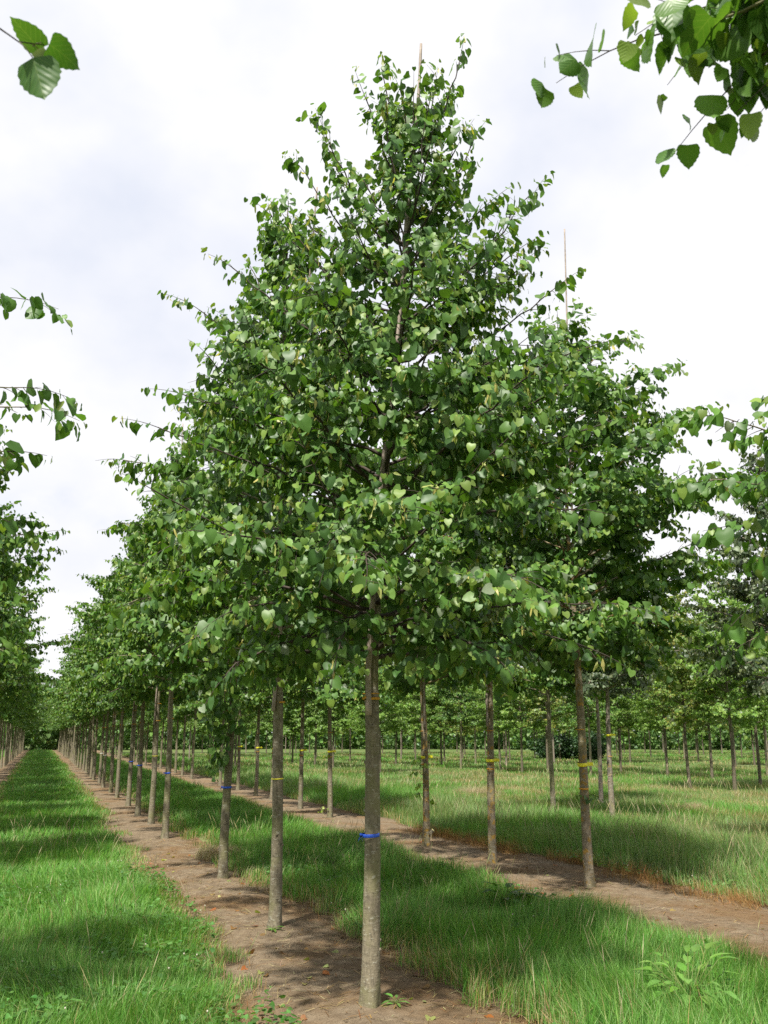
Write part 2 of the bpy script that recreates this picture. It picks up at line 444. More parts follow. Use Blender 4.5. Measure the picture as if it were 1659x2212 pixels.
# ------------------------------------------------------------------ tree generator
LIME_COL = [(0.062, 0.138, 0.024), (0.083, 0.172, 0.030), (0.112, 0.208, 0.038), (0.044, 0.108, 0.022)]
def bez(a, b, c, n):
    t = np.linspace(0, 1, n)[:, None]
    return (1 - t) ** 2 * a + 2 * t * (1 - t) * b + t * t * c
class Grow:
    def __init__(s, seed, cols=LIME_COL, size=0.085, templates=T_LIME, pale=0.02, bract=0.03, young=(0.17, 0.26, 0.045)):
        s.rng = np.random.default_rng(seed); s.cols = np.array(cols); s.size = size; s.tm = templates
        s.pale = pale; s.bract = bract; s.young = np.array(young)
        s.wood = MB(); s.lv = []                # leaf rows: P, A, N, S, C
        s.br = []
    def leaf(s, p, d, side, f, center, scale=1.0):
        """one leaf at twig point p; f = 0..1 along the twig"""
        r = s.rng
        pet = norm(d * 0.5 + side * 0.75 + r.normal(0, 0.3, 3) + np.array([0, 0, -0.15]))
        P = p + pet * s.size * r.uniform(0.35, 0.6)
        A = norm(pet * 0.55 + np.array([0, 0, -r.uniform(0.3, 1.0)]) + r.normal(0, 0.3, 3))
        o = p - center; o[2] *= 0.25; o = norm(o)
        Nn = np.array([0, 0, 0.65]) + o * 0.65 + r.normal(0, 0.38, 3)
        S = s.size * scale * r.uniform(0.55, 1.25) * (1 - 0.45 * max(0, f - 0.55) / 0.45)
        c = s.cols[r.integers(len(s.cols))] * r.uniform(0.8, 1.25)
        if f > 0.8 and r.random() < 0.45: c = s.young * r.uniform(0.6, 1.1)
        elif r.random() < s.pale: c = np.array([0.20, 0.25, 0.16]) * r.uniform(0.8, 1.2)
        s.lv.append((P, A, Nn, S, c))
    def twig(s, p0, d, ln, center, r0=0.003, sp=0.040, depth=0, wood=None, start=0.15, scale=1.0, sag=0.35):
        r = s.rng; wood = wood or s.wood
        n = max(4, int(ln / 0.08) + 2)
        t = np.linspace(0, 1, n)[:, None]
        bend = norm(np.cross(d, r.normal(size=3)))
        P = p0 + d * ln * t + bend * ln * r.uniform(-0.12, 0.12) * t ** 2 + np.array([0, 0, -sag * ln * 0.5]) * t ** 2
        wood.tube(P, np.linspace(r0, r0 * 0.35, n), 4, cap=False, mat=1)
        m = max(2, int(ln / sp)); sd = 1 if r.random() < 0.5 else -1
        for k in range(m):
            f = start + (1 - start) * (k + r.uniform(0.1, 0.9)) / m
            x = f * (n - 1); i = min(int(x), n - 2); p = P[i] + (P[i + 1] - P[i]) * (x - i); dd = norm(P[i + 1] - P[i])
            lat = norm(np.cross(dd, np.array([0, 0, 1.0]))) * sd; sd = -sd
            s.leaf(p, dd, lat, f, center, scale)
            if f > 0.3 and r.random() < s.bract:
                for q in range(r.integers(1, 4)):
                    s.lv.append((p + r.normal(0, 0.012, 3), norm(np.array([0, 0, -1.0]) + r.normal(0, 0.45, 3)), r.normal(size=3), 0.065 * r.uniform(0.5, 1.1), np.array([(0.36, 0.38, 0.13), (0.42, 0.38, 0.12), (0.30, 0.34, 0.10)][r.integers(3)])))
                    s.br.append(len(s.lv) - 1)
            if depth < 1 and ln > 0.26 and 0.15 < f < 0.75 and r.random() < 0.26:
                s.twig(p, norm(dd * 0.6 + lat * 0.8 + r.normal(0, 0.25, 3)), ln * r.uniform(0.35, 0.6), center, r0 * 0.6, sp, depth + 1, wood, 0.2, scale, sag)
        s.leaf(P[-1], norm(P[-1] - P[-2]), norm(P[-1] - P[-2]), 1.0, center, scale)
    def limb(s, a, b, c, r0, center, dens=1.0, wood=None, tl=0.5, t0=0.2, scale=1.0, sag=0.35, sides=6, tipr=0.004):
        r = s.rng; wood = wood or s.wood
        ln = np.linalg.norm(c - a); c = a + (c - a) * max(0.5, 1 - 0.2 / ln); n = max(6, int(ln / 0.12))
        P = bez(a, b, c, n)
        P[1:-1] += r.normal(0, 0.008, (n - 2, 3))
        wood.tube(P, r0 + (tipr - r0) * np.linspace(0, 1, n) ** 0.75, sides, cap=False)
        m = max(3, int(ln * (1 - t0) / 0.075 * dens)); sd = 1
        for k in range(m):
            f = t0 + (1 - t0) * (k + r.uniform(0, 1)) / m
            x = min(f, 0.999) * (n - 1); i = min(int(x), n - 2); p = P[i] + (P[i + 1] - P[i]) * (x - i); dd = norm(P[i + 1] - P[i])
            lat = norm(np.cross(dd, np.array([0, 0, 1.0]))); lat = norm(lat * sd + np.array([0, 0, r.uniform(-0.75, 0.9)])); sd = -sd
            tln = tl * (0.35 + 0.9 * math.sin(math.pi * min(1, 0.25 + 0.75 * (1 - f)) * 0.5)) * r.uniform(0.5, 1.1) * (1 - 0.45 * f)
            s.twig(p, norm(dd * r.uniform(0.5, 1.0) + lat * r.uniform(0.7, 1.0)), tln, center, wood=wood, scale=scale, sag=sag)
        d = norm(P[-1] - P[-2])
        s.twig(P[-1], d, 0.28 * r.uniform(0.7, 1.2), center, wood=wood, scale=scale, sag=sag)
    def crown_mesh(s, name, mats):
        mb = MB(); isb = np.zeros(len(s.lv), bool); isb[s.br] = True
        arr = [np.array([q[i] for q in s.lv]) for i in range(5)]
        add_leaves(mb, *[q[~isb] for q in arr], s.tm, s.rng)
        if isb.any(): add_leaves(mb, *[q[isb] for q in arr], T_BRACT, s.rng)
        return mb.mesh(name, mats)
def interp(tab, z):
    return np.interp(z, [q[0] for q in tab], [q[1] for q in tab])

PROF = [(2.0, 0.9), (2.4, 1.4), (2.8, 1.75), (3.4, 1.85), (4.0, 1.72), (4.7, 1.45), (5.2, 1.12), (5.7, 0.82), (6.2, 0.55), (6.6, 0.34), (7.0, 0.1)]
def axis_fn(H, lean, seed, zb=2.0):
    r = np.random.default_rng(seed); ph = r.uniform(0, 6, 4)
    def f(z):
        z = np.asarray(z, float)
        q = np.clip((z - zb) / (H - zb), 0, 1.2)
        return np.stack([lean[0] * q ** 1.1 + 0.010 * (np.sin(z * 1.7 + ph[0]) - math.sin(ph[0])) + 0.02 * q * np.sin(z * 2.9 + ph[1]),
                         lean[1] * q ** 1.1 + 0.010 * (np.sin(z * 1.5 + ph[2]) - math.sin(ph[2])) + 0.02 * q * np.sin(z * 2.6 + ph[3]), z], -1)
    return f
def trunk_tube(mb, ax, H, r1=0.058, sides=14, seed=0, seg=0.12, z0=-0.06):
    zs = np.concatenate([np.arange(z0, 0.35, 0.04), np.arange(0.35, H, seg), [H]])
    P = ax(zs)
    R = r1 * np.interp(zs, [-0.1, 0.0, 0.05, 0.2, 0.5, 1.0, 2.0, 2.6, 4.0, 5.5, H], [1.5, 1.34, 1.27, 1.15, 1.07, 1.0, 0.88, 0.74, 0.47, 0.27, 0.07])
    a = np.arange(sides) * 2 * math.pi / sides
    nz = fbm(np.cos(a)[None] * 1.2 + zs[:, None] * 2.2 + 7, np.sin(a)[None] * 1.2 + seed * 3.3 + zs[:, None] * 0.9, seed + 3, 3) - 0.5
    fl = np.exp(-np.clip(zs, 0, 9) / 0.09)[:, None] * 0.22 * np.sin(3 * a + seed)[None]
    RR = R[:, None] * (1 + 0.11 * nz + fl)
    V = np.stack([P[:, None, 0] + RR * np.cos(a)[None], P[:, None, 1] + RR * np.sin(a)[None], np.repeat(P[:, 2][:, None], sides, 1)], -1)
    n = len(zs); i, j = np.meshgrid(np.arange(n - 1), np.arange(sides), indexing='ij'); i = i.ravel(); j = j.ravel(); k = (j + 1) % sides
    mb.add(V.reshape(-1, 3), [np.stack([i * sides + j, i * sides + k, (i + 1) * sides + k, (i + 1) * sides + j], 1), ((n - 1) * sides + np.arange(sides))[None]])
    # branch scars and knots
    r = np.random.default_rng(seed + 50)
    for q in range(9):
        z = r.uniform(0.3, 2.2); an = r.uniform(0, 6.28); c = ax(z); rr = np.interp(z, zs, R)
        d = np.array([math.cos(an), math.sin(an), 0.1])
        mb.tube([c + d * rr * 0.8, c + d * (rr + 0.004), c + d * (rr + 0.009)], [0.016, 0.012, 0.004], 6)

def generic_tree(seed, prof=PROF, H=6.8, z0=2.45, nl=52, lean=(0, 0), r1=0.048, dens=1.2, tl=0.5, up=1.0, **kw):
    g = Grow(seed, **kw); r = g.rng
    ax = axis_fn(H, lean, seed)
    tm = MB(); trunk_tube(tm, ax, H, r1, 12, seed)
    g.wood = tm
    for i in range(nl):
        f = (i + 0.5) / nl
        zs = z0 - 0.05 + (H - 0.55 - z0) * f ** 1.12
        az = i * 2.39996 + r.uniform(-0.35, 0.35)
        rise = (r.uniform(-0.15, 0.35) if f < 0.16 else r.uniform(0.3, 0.75) + 0.25 * f) * up
        zt = min(zs + rise, H - 0.05)
        R = interp(prof, zt) * r.uniform(0.72, 1.08)
        if r.random() < 0.13: R *= 1.22
        d = np.array([math.cos(az), math.sin(az), 0])
        a = ax(zs); c = np.append(ax(zt)[:2], zt) + d * R
        b = a + d * R * 0.5 + np.array([0, 0, (zt - zs) * 0.3 + 0.18])
        g.limb(a, b, c, 0.008 + 0.012 * (1 - f), ax(zs + 0.2), dens, tl=tl * (0.55 + 0.55 * min(1, R / 1.5)), t0=0.22)
    top = ax(H); g.twig(top - np.array([0, 0, 0.55]), np.array([0, 0, 1.0]), 0.6, ax(H - 0.6), 0.006, 0.06, sag=0)
    return tm, g

# variants shared by the rows
VAR = {}
def variant(key, bark, leafm=None, **kw):
    tm, g = generic_tree(**kw)
    VAR[key] = (tm.mesh('trunk', [bark, M_TWIG]), g.crown_mesh('crown', [leafm or M_LEAF]))
variant('lime0', M_BARK, seed=11)
variant('lime1', M_BARK, seed=23, lean=(0.1, 0.05))
variant('lime2', M_BARK, seed=37, nl=42)
variant('lime3', M_BARKR, seed=41, nl=48, H=7.0)
variant('broad', M_BARKR, seed=43, nl=64, H=6.7, dens=1.25, prof=[(2.0, 1.0), (2.4, 1.5), (3.0, 1.95), (3.8, 2.05), (4.7, 1.85), (5.4, 1.45), (6.0, 1.0), (6.5, 0.55), (6.9, 0.15)])
GREY = [(0.055, 0.085, 0.04), (0.07, 0.10, 0.045), (0.04, 0.068, 0.03)]
BRIGHT = [(0.115, 0.22, 0.032), (0.14, 0.25, 0.042), (0.09, 0.18, 0.03), (0.18, 0.275, 0.05)]
PROF_S = [(2.3, 0.9), (2.8, 1.35), (3.5, 1.6), (4.5, 1.5), (5.5, 1.1), (6.2, 0.75), (6.8, 0.4), (7.2, 0.1)]
PROF_M = [(1.7, 0.8), (2.2, 1.3), (3.0, 1.75), (4.0, 1.8), (5.0, 1.5), (5.8, 1.1), (6.4, 0.7), (7.0, 0.3)]
variant('silver', M_BARKW, seed=53, prof=PROF_S, cols=GREY, pale=0.16, bract=0.02, size=0.08, young=(0.13, 0.16, 0.07), H=7.1, z0=2.6)
variant('maple0', M_BARKD, seed=61, prof=PROF_M, cols=BRIGHT, templates=T_MAPLE, bract=0.0, size=0.10, nl=54, dens=1.0, H=6.8, z0=2.0)
variant('maple1', M_BARKD, seed=67, prof=PROF_M, cols=[(0.14, 0.21, 0.035), (0.10, 0.18, 0.032), (0.18, 0.23, 0.045)], templates=T_MAPLE, bract=0.0, size=0.10, nl=52, dens=1.0, H=6.6, z0=2.1, young=(0.25, 0.22, 0.04))
variant('dense', M_BARKD, seed=71, prof=[(1.9, 0.9), (2.4, 1.3), (3.4, 1.5), (4.6, 1.3), (5.6, 0.9), (6.3, 0.5), (6.8, 0.1)], cols=[(0.10, 0.19, 0.034), (0.13, 0.23, 0.042)], size=0.11, nl=48, dens=1.0, H=6.5, z0=2.0)

# ------------------------------------------------------------------ things on trunks
def ring_mesh(name, r, h, m, tail=None, thick=0.0025, knot=True):
    mb = MB(); n = 20; a = np.arange(n) * 2 * math.pi / n
    V = []
    for rr, z in ((r, -h / 2), (r + thick, -h / 2 * 0.9), (r + thick, h / 2 * 0.9), (r, h / 2)):
        V.append(np.stack([rr * np.cos(a), rr * np.sin(a), z + 0.18 * h * np.sin(a + 0.7)], 1))
    V = np.concatenate(V); Q = []
    for L_ in range(3):
        for j in range(n): Q.append((L_ * n + j, L_ * n + (j + 1) % n, (L_ + 1) * n + (j + 1) % n, (L_ + 1) * n + j))
    mb.add(V, [Q])
    if knot:                                   # knot with two short ends
        kx = np.array([-r - 0.006, -0.02, 0])
        mb.tube([kx + [-0.008, 0, 0.010], kx, kx + [-0.004, 0, -0.012]], [0.006, 0.012, 0.005], 7)
        for dx, dz, L_ in ((-0.012, -0.03, 1), (0.004, -0.035, 1)):
            p = kx.copy(); w_ = h * 0.45
            V = [p + [0, 0, w_], p + [0, 0.004, -w_], p + [dx * 2, -0.006, dz - w_], p + [dx * 1.4, -0.006, dz + w_]]
            mb.add(V, [[(0, 1, 2, 3)]])
    if tail:                                   # loose end of flat tape sticking out
        d = np.array([math.cos(-0.34), math.sin(-0.34), 0]); p = d * r
        q = np.array([d[1], -d[0], 0]) * 0.0
        V = [p + [0, -0.01, h / 2], p + [0, -0.01, -h / 2], p + d * tail * 0.5 + [0.0, -0.012, -h / 2 + 0.003], p + d * tail * 0.5 + [0, -0.012, h / 2 + 0.003],
             p + d * tail + [0, -0.004, -h / 2], p + d * tail + [0, -0.004, h / 2]]
        mb.add(V, [[(0, 1, 2, 3), (3, 2, 4, 5)]])
    return mb.mesh(name, [m])
RB = {'blue': ring_mesh('ribbon', 0.0605, 0.021, M_BLUE), 'yellow': ring_mesh('ribbon', 0.060, 0.038, M_YEL, tail=0.075, knot=False),
      'white': ring_mesh('ribbon', 0.058, 0.02, M_WHI, knot=False), 'thin': ring_mesh('tie_string', 0.0595, 0.009, M_YEL, knot=False),
      'string': ring_mesh('tie_string', 0.0575, 0.016, M_ORA, knot=True), 'upper': ring_mesh('tie_string', 0.055, 0.008, M_ORA, knot=False)}
def add_ring(tree, kind, z, s=1.0, rz=0.0):
    s *= 0.87; o = inst('ribbon' if kind in ('blue', 'yellow', 'white') else 'tie_string', RB[kind], tree, rz, (s, s, 1))
    o.location = (0, 0, z)
    lab = {'blue': 'blue ribbon knotted round the trunk', 'yellow': 'flat yellow tape round the trunk', 'white': 'white tape round the trunk', 'thin': 'thin yellow string round the trunk', 'string': 'orange string knotted round trunk and cane', 'upper': 'orange string tying the cane to the trunk'}
    o['label'] = lab[kind]
    return o
def cane_mesh(seed, zb, zt, off, ax):
    mb = MB(); zs = np.arange(zb, zt + 0.001, 0.07)
    P = ax(zs) + np.array([off[0], off[1], 0]) * np.interp(zs, [zb, 3.5, zt], [1, 0.7, 0.35])[:, None]
    R = np.interp(zs, [zb, zt], [0.019, 0.010]); ph = np.mod(zs, 0.35)
    R = R * (1 + 0.16 * (ph < 0.055))
    mb.tube(P, R, 9)
    return mb.mesh('bamboo_cane', [M_CANE])
AX0 = axis_fn(6.8, (0, 0), 11)
CANE0 = cane_mesh(1, 1.80, 7.05, (-0.066, -0.045), lambda z: np.stack([0 * z, 0 * z, z], -1))
def add_cane(x, y, z, label, s=1.0, group='bamboo canes tied to the lime trees', rz=0.0, tilt=0.0):
    o = bpy.data.objects.new('bamboo_cane', CANE0); COL.objects.link(o)
    o.location = (x - 2.0 * tilt, y, z); o.rotation_euler = (0, tilt, rz); o.scale = (0.85, 0.85, s)
    tag(o, label, 'cane', group)
    return o

def place(key, x, y, label, group, name='lime_tree', cat='tree', rz=None, s=None, sx=None, rng=random.Random(4)):
    t = empty(name, (x, y, float(gz(x, y)) + 0.012))
    tag(t, label, cat, group)
    rz = rng.uniform(0, 6.28) if rz is None else rz
    s = rng.uniform(0.93, 1.04) if s is None else s
    tm, cm = VAR[key]
    sx = sx or rng.uniform(0.92, 1.07); t.rotation_euler = (rng.uniform(-0.014, 0.014), rng.uniform(-0.014, 0.014), 0)
    inst('trunk', tm, t, rz, (1, 1, s)); inst('crown', cm, t, rz, (sx, sx, s))
    return t

# ------------------------------------------------------------------ the foreground tree
def main_tree():
    X0, Y0 = ROW_A - 0.01, 5.82
    t = empty('lime_tree', (X0, Y0, float(gz(X0, Y0)) + 0.012))
    tag(t, 'large foreground lime tree with blue ribbon at breast height and full conical crown', 'tree', 'lime trees in the foreground row')
    H = 6.5; ax = axis_fn(H, (0.34, -0.13), 101)
    tm = MB(); trunk_tube(tm, ax, H, 0.0495, 28, 101, 0.05)
    tm.build('trunk', [M_BARK, M_TWIG], t)
    g = Grow(101, size=0.071, bract=0.11); r = g.rng
    vr = np.array([math.cos(rad(YAW)), -math.sin(rad(YAW))])      # image right, on the ground
    vf = np.array([math.sin(rad(YAW)), math.cos(rad(YAW))])       # away from the camera
    prof = [(1.8, 1.2), (2.2, 1.5), (2.7, 1.72), (3.4, 1.78), (4.0, 1.64), (4.6, 1.44), (5.0, 1.10), (5.6, 0.82), (6.1, 0.50), (6.5, 0.22), (6.9, 0.08)]
    limbs = []
    nl = 70
    for i in range(nl):
        f = (i + 0.5) / nl
        zs = 2.08 + (H - 0.5 - 2.08) * f ** 1.25
        az = i * 2.39996 + r.uniform(-0.3, 0.3)
        rise = r.uniform(-0.35, 0.25) if f < 0.3 else r.uniform(0.3, 0.7) + 0.25 * f
        zt = min(zs + rise, H - 0.05)
        R = interp(prof, zt) * r.uniform(0.72, 1.0)
        d = np.array([math.cos(az), math.sin(az), 0])
        if zt > 3.35 and np.dot(d[:2], -vf) > 0.88 and r.random() < 0.25: continue
        limbs.append((zs, ax(zt) + d * R, 0.007 + 0.012 * (1 - f), 1.5 if zt < 5.6 else 0.9, 0.5 * (0.45 + 0.6 * min(1, R / 1.5))))
    # long shoots that draw the outline seen in the photograph: (right, away, z)
    for (rt, aw, zt) in [(0.74, -0.05, 6.82), (0.04, 0.05, 6.72), (-0.14, -0.1, 6.5), (0.86, 0.1, 6.18), (-0.60, 0.0, 5.80), (-0.92, 0.05, 5.52), (-1.40, 0.05, 4.70),
                         (1.20, -0.05, 5.52), (1.46, 0.0, 4.86), (1.80, 0.0, 4.40), (-1.52, 0.0, 4.02), (-1.66, -0.1, 3.74), (1.84, -0.25, 2.42), (1.62, -0.35, 2.08), (1.9, 0.1, 3.85),
                         (-1.45, -0.9, 3.1), (0.35, -1.75, 2.85), (-0.4, -1.6, 3.2), (0.9, -1.5, 3.3), (0.8, -1.4, 2.35), (-0.9, -1.2, 2.25),
                         (-0.42, 0.25, 6.12), (0.42, -0.3, 6.15), (0.08, -0.5, 5.95), (-0.42, -0.3, 5.95), (0.6, 0.3, 5.9), (0.15, 0.4, 6.1), (-0.75, -0.2, 5.35), (-1.15, -0.2, 4.95)]:
        c = np.array([*(vr * rt + vf * aw), zt])
        zs = max(2.28, zt - (0.75 if zt > 3 else 0.15) - 0.3 * (zt > 4.5))
        limbs.append((min(zs, 6.2), c, 0.010, 0.9, 0.26 if zt > 4 else 0.36))
    for (zs, c, r0, dn, tl) in limbs:
        a = ax(zs); h = c - a; dz = h[2]; h = h * np.array([1, 1, 0])
        b = a + h * 0.5 + np.array([0, 0, dz * 0.3 + (0.2 if zs < 4 else 0.05)])
        wd = MB()
        g.limb(a, b, c, r0, ax(zs + 0.2), dn, wood=wd, tl=tl, t0=0.2 if zs > 3 else 0.3)
        wd.build('branch', [M_TWIG, M_TWIG], t)
    top = ax(H)
    wd = MB(); g.twig(top - np.array([0, 0, 0.6]), norm(np.array([0.12, -0.03, 1.0])), 0.55, ax(H - 0.6), 0.006, 0.07, sag=0, wood=wd); wd.build('branch', [M_TWIG, M_TWIG], t)
    o = bpy.data.objects.new('crown', g.crown_mesh('crown', [M_LEAF])); COL.objects.link(o); o.parent = t
    print('main leaves', len(g.lv))
    add_ring(t, 'blue', 0.985, 1.03, rad(-20)); add_ring(t, 'string', 1.83, 1.12, rad(20)); add_ring(t, 'upper', 1.86, 1.1)
    cm = cane_mesh(9, 1.72, 6.88, (-0.045, -0.062), ax)
    o = bpy.data.objects.new('bamboo_cane', cm); COL.objects.link(o); o.location = t.location
    tag(o, 'long weathered bamboo cane tied to the foreground tree, its tip above the crown', 'cane', 'bamboo canes tied to the lime trees')
    return t
main_tree()

# ------------------------------------------------------------------ rows of trees
ORD = ['second', 'third', 'fourth', 'fifth', 'sixth', 'seventh', 'eighth', 'ninth', 'tenth', 'eleventh', 'twelfth']
GA = 'lime trees in the foreground row'
LM = ['lime0', 'lime1', 'lime2']
def row_a():
    ys = [8.27, 11.3, 16.12, 18.71, 20.67, 23.8, 26.76, 29.27, 32.2, 35.0, 37.6]
    xs = [2.0, 2.1, 2.03, 2.08, 2.02, 2.1, 2.05, 2.06, 2.02, 2.06, 2.0]
    rib = ['thin', 'blue', 'blue', 'thin', 'blue', 'blue', None, None, 'white', 'white', None]
    note = {'thin': 'thin yellow string on its trunk', 'blue': 'blue ribbon on its trunk', 'white': 'white tape on its trunk', None: 'no ribbon on its trunk'}
    for i, (x, y) in enumerate(zip(xs, ys)):
        t = place(LM[i % 3], x, y, f'{ORD[i]} lime tree of the foreground row from the camera, {note[rib[i]]}', GA, s=[1.0, 0.96, 0.98, 1.0, 0.97][i % 5])
        if rib[i]: add_ring(t, rib[i], 1.0 if rib[i] != 'thin' else 1.22, 1.0, rad(-20))
        add_ring(t, 'string', 1.88, 1.1, rad(30))
        if i < 8:
            add_ring(t, 'upper', 2.2, 1.1)
            add_cane(x, y, t.location.z, f'bamboo cane tied to the {ORD[i]} tree of the foreground row', rz=0.2 * i - 0.3, tilt=[0.05, 0.02, -0.01, 0.015][i % 4])
    y = 40.2; k = 0
    while y < 118:
        place(LM[k % 3], 2.03 + 0.05 * math.sin(k * 7.0), y, 'lime tree far down the foreground row, small in the distance', GA); y += 2.75 + 0.35 * math.sin(k * 3.1); k += 1
def row_l():
    ys = [1.2, 5.7, 13.2, 17.4, 20.8, 24.4, 27.5, 30.4]
    for i, y in enumerate(ys):
        lab = f'{("nearest " + "x")[:8] if i == 0 else ORD[i - 1]} lime tree of the row along the left edge, only its crown in view'
        if i < 2: continue
        lab = f'{ORD[i - 1]} lime tree of the row along the left edge, only its crown in view'
        place(LM[(i + 1) % 3], ROW_L + (0.12 if i < 4 else 0.04 * math.sin(i * 5)), y, lab, 'lime trees in the left row')
    y = 33.3; k = 0
    while y < 118:
        place(LM[k % 3], ROW_L + 0.05 * math.sin(k * 5.0), y, 'lime tree far down the left row, small in the distance', 'lime trees in the left row'); y += 2.8 + 0.3 * math.sin(k * 2.3); k += 1
def row_b():
    pts = [(5.73, 9.32), (5.60, 11.41), (5.5, 13.4), (5.70, 19.06), (5.69, 21.38), (5.8, 24.68), (5.72, 26.28), (5.8, 29.23)]
    labs = ['right hand lime tree with flat yellow tape and a bare cane tip above its crown',
            'lime tree with yellow tape next left of the right hand one',
            'lime tree with yellow tape and leafy shoots, next right of the foreground trunk',
            'lime tree with yellow tape just left of the foreground trunk', 'lime tree with yellow tape midway between the two nearest trunks',
            'lime tree half hidden behind the second trunk of the foreground row', 'lime tree with yellow tape left of the second trunk of the foreground row', 'pale trunked lime tree right of the third trunk of the foreground row']
    for i, (x, y) in enumerate(pts):
        t = place('broad' if i == 0 else 'lime3' if i < 3 else LM[i % 3], x, y, labs[i], 'lime trees in the right row', s=1.0 if i == 0 else None, sx=1.12 if i == 0 else None)
        add_ring(t, 'yellow', 1.28, 1.02, rad(-YAW + 20)); add_ring(t, 'string', 1.17 if i else 1.02, 1.03, rad(20)); add_ring(t, 'upper', 1.66, 1.08)
        if i in (0, 1, 2): add_cane(x, y, t.location.z, ['bamboo cane rising bare above the crown of the right hand tree', 'bamboo cane beside the lichened trunk with yellow tape', 'bamboo cane beside the trunk with leafy shoots'][i], s=[1.15, 0.95, 0.95][i], rz=[0.6, 0.2, 0.4][i], tilt=[0.055, 0.01, 0.0][i])
    y = 32.0; k = 0
    while y < 100:
        place(LM[k % 3], 5.75 + 0.08 * math.sin(k * 5.0), y, 'lime tree far down the right row, small in the distance', 'lime trees in the right row'); y += (5.8 if k % 3 == 0 else 2.9); k += 1
row_a(); row_l(); row_b()

def shoots(tree, spots, seed, size=0.07, cols=LIME_COL):
    """leafy shoots growing straight out of a trunk: (z, heading in degrees, length, upward share)"""
    g = Grow(seed, size=size, bract=0, cols=cols); wd = MB(); g.wood = wd
    for (z, az, ln, up) in spots:
        d = np.array([math.cos(rad(az)), math.sin(rad(az)), 0]); p = d * 0.045 + np.array([0, 0, z])
        g.twig(p, norm(d + np.array([0, 0, up])), ln, np.array([0, 0, z]), sp=0.03, sag=0.8)
    mb = MB(); add_leaves(mb, *[np.array([q[i] for q in g.lv]) for i in range(5)], T_LIME, g.rng)
    sh = wd.build('shoot', [M_TWIG, M_TWIG], tree); mb.build('leaves', M_LEAF, sh)
TREE = {(round(o.location.x, 1), round(o.location.y, 1)): o for o in COL.objects if o.type == 'EMPTY'}
shoots(TREE[(2.1, 11.3)], [(2.5, 190, 0.5, -0.6), (2.3, 215, 0.5, -1.0), (2.1, 160, 0.42, -1.2), (1.95, 250, 0.42, -1.2), (1.8, 200, 0.4, -1.5), (1.65, 180, 0.35, -1.5), (2.2, 280, 0.4, -0.8), (1.5, 230, 0.3, -1.6)], 601, 0.085)
shoots(TREE[(5.5, 13.4)], [(1.25, 200, 0.2, 0.2), (1.05, 190, 0.22, 0.3), (0.9, 210, 0.2, 0.1), (0.75, 180, 0.18, 0.3), (1.15, 230, 0.15, 0.4), (0.65, 20, 0.16, 0.2)], 602, 0.06, [(0.12, 0.22, 0.03), (0.16, 0.25, 0.03)])
shoots(TREE[(5.7, 9.3)], [(0.95, 200, 0.14, 0.2), (0.93, 260, 0.14, 0.1), (0.95, 320, 0.12, 0.3)], 603, 0.05)
shoots(TREE[(5.7, 19.1)], [(0.15, 200, 0.2, 0.5), (0.1, 160, 0.2, 0.4), (1.2, 210, 0.15, 0.2)], 604, 0.05, [(0.16, 0.24, 0.03), (0.2, 0.25, 0.03)])
def cut_stub(tree):
    mb = MB(); mb.tube([(0.03, -0.03, 0.16), (0.085, -0.06, 0.23)], [0.03, 0.027], 10)
    st = mb.build('branch_stub', M_BARK, tree)
    c = MB(); c.tube([(0.0845, -0.0597, 0.2295), (0.088, -0.0617, 0.2342)], [0.0275, 0.027], 10); c.build('cut_face', M_CUT, st)
cut_stub(TREE[(5.5, 13.4)])
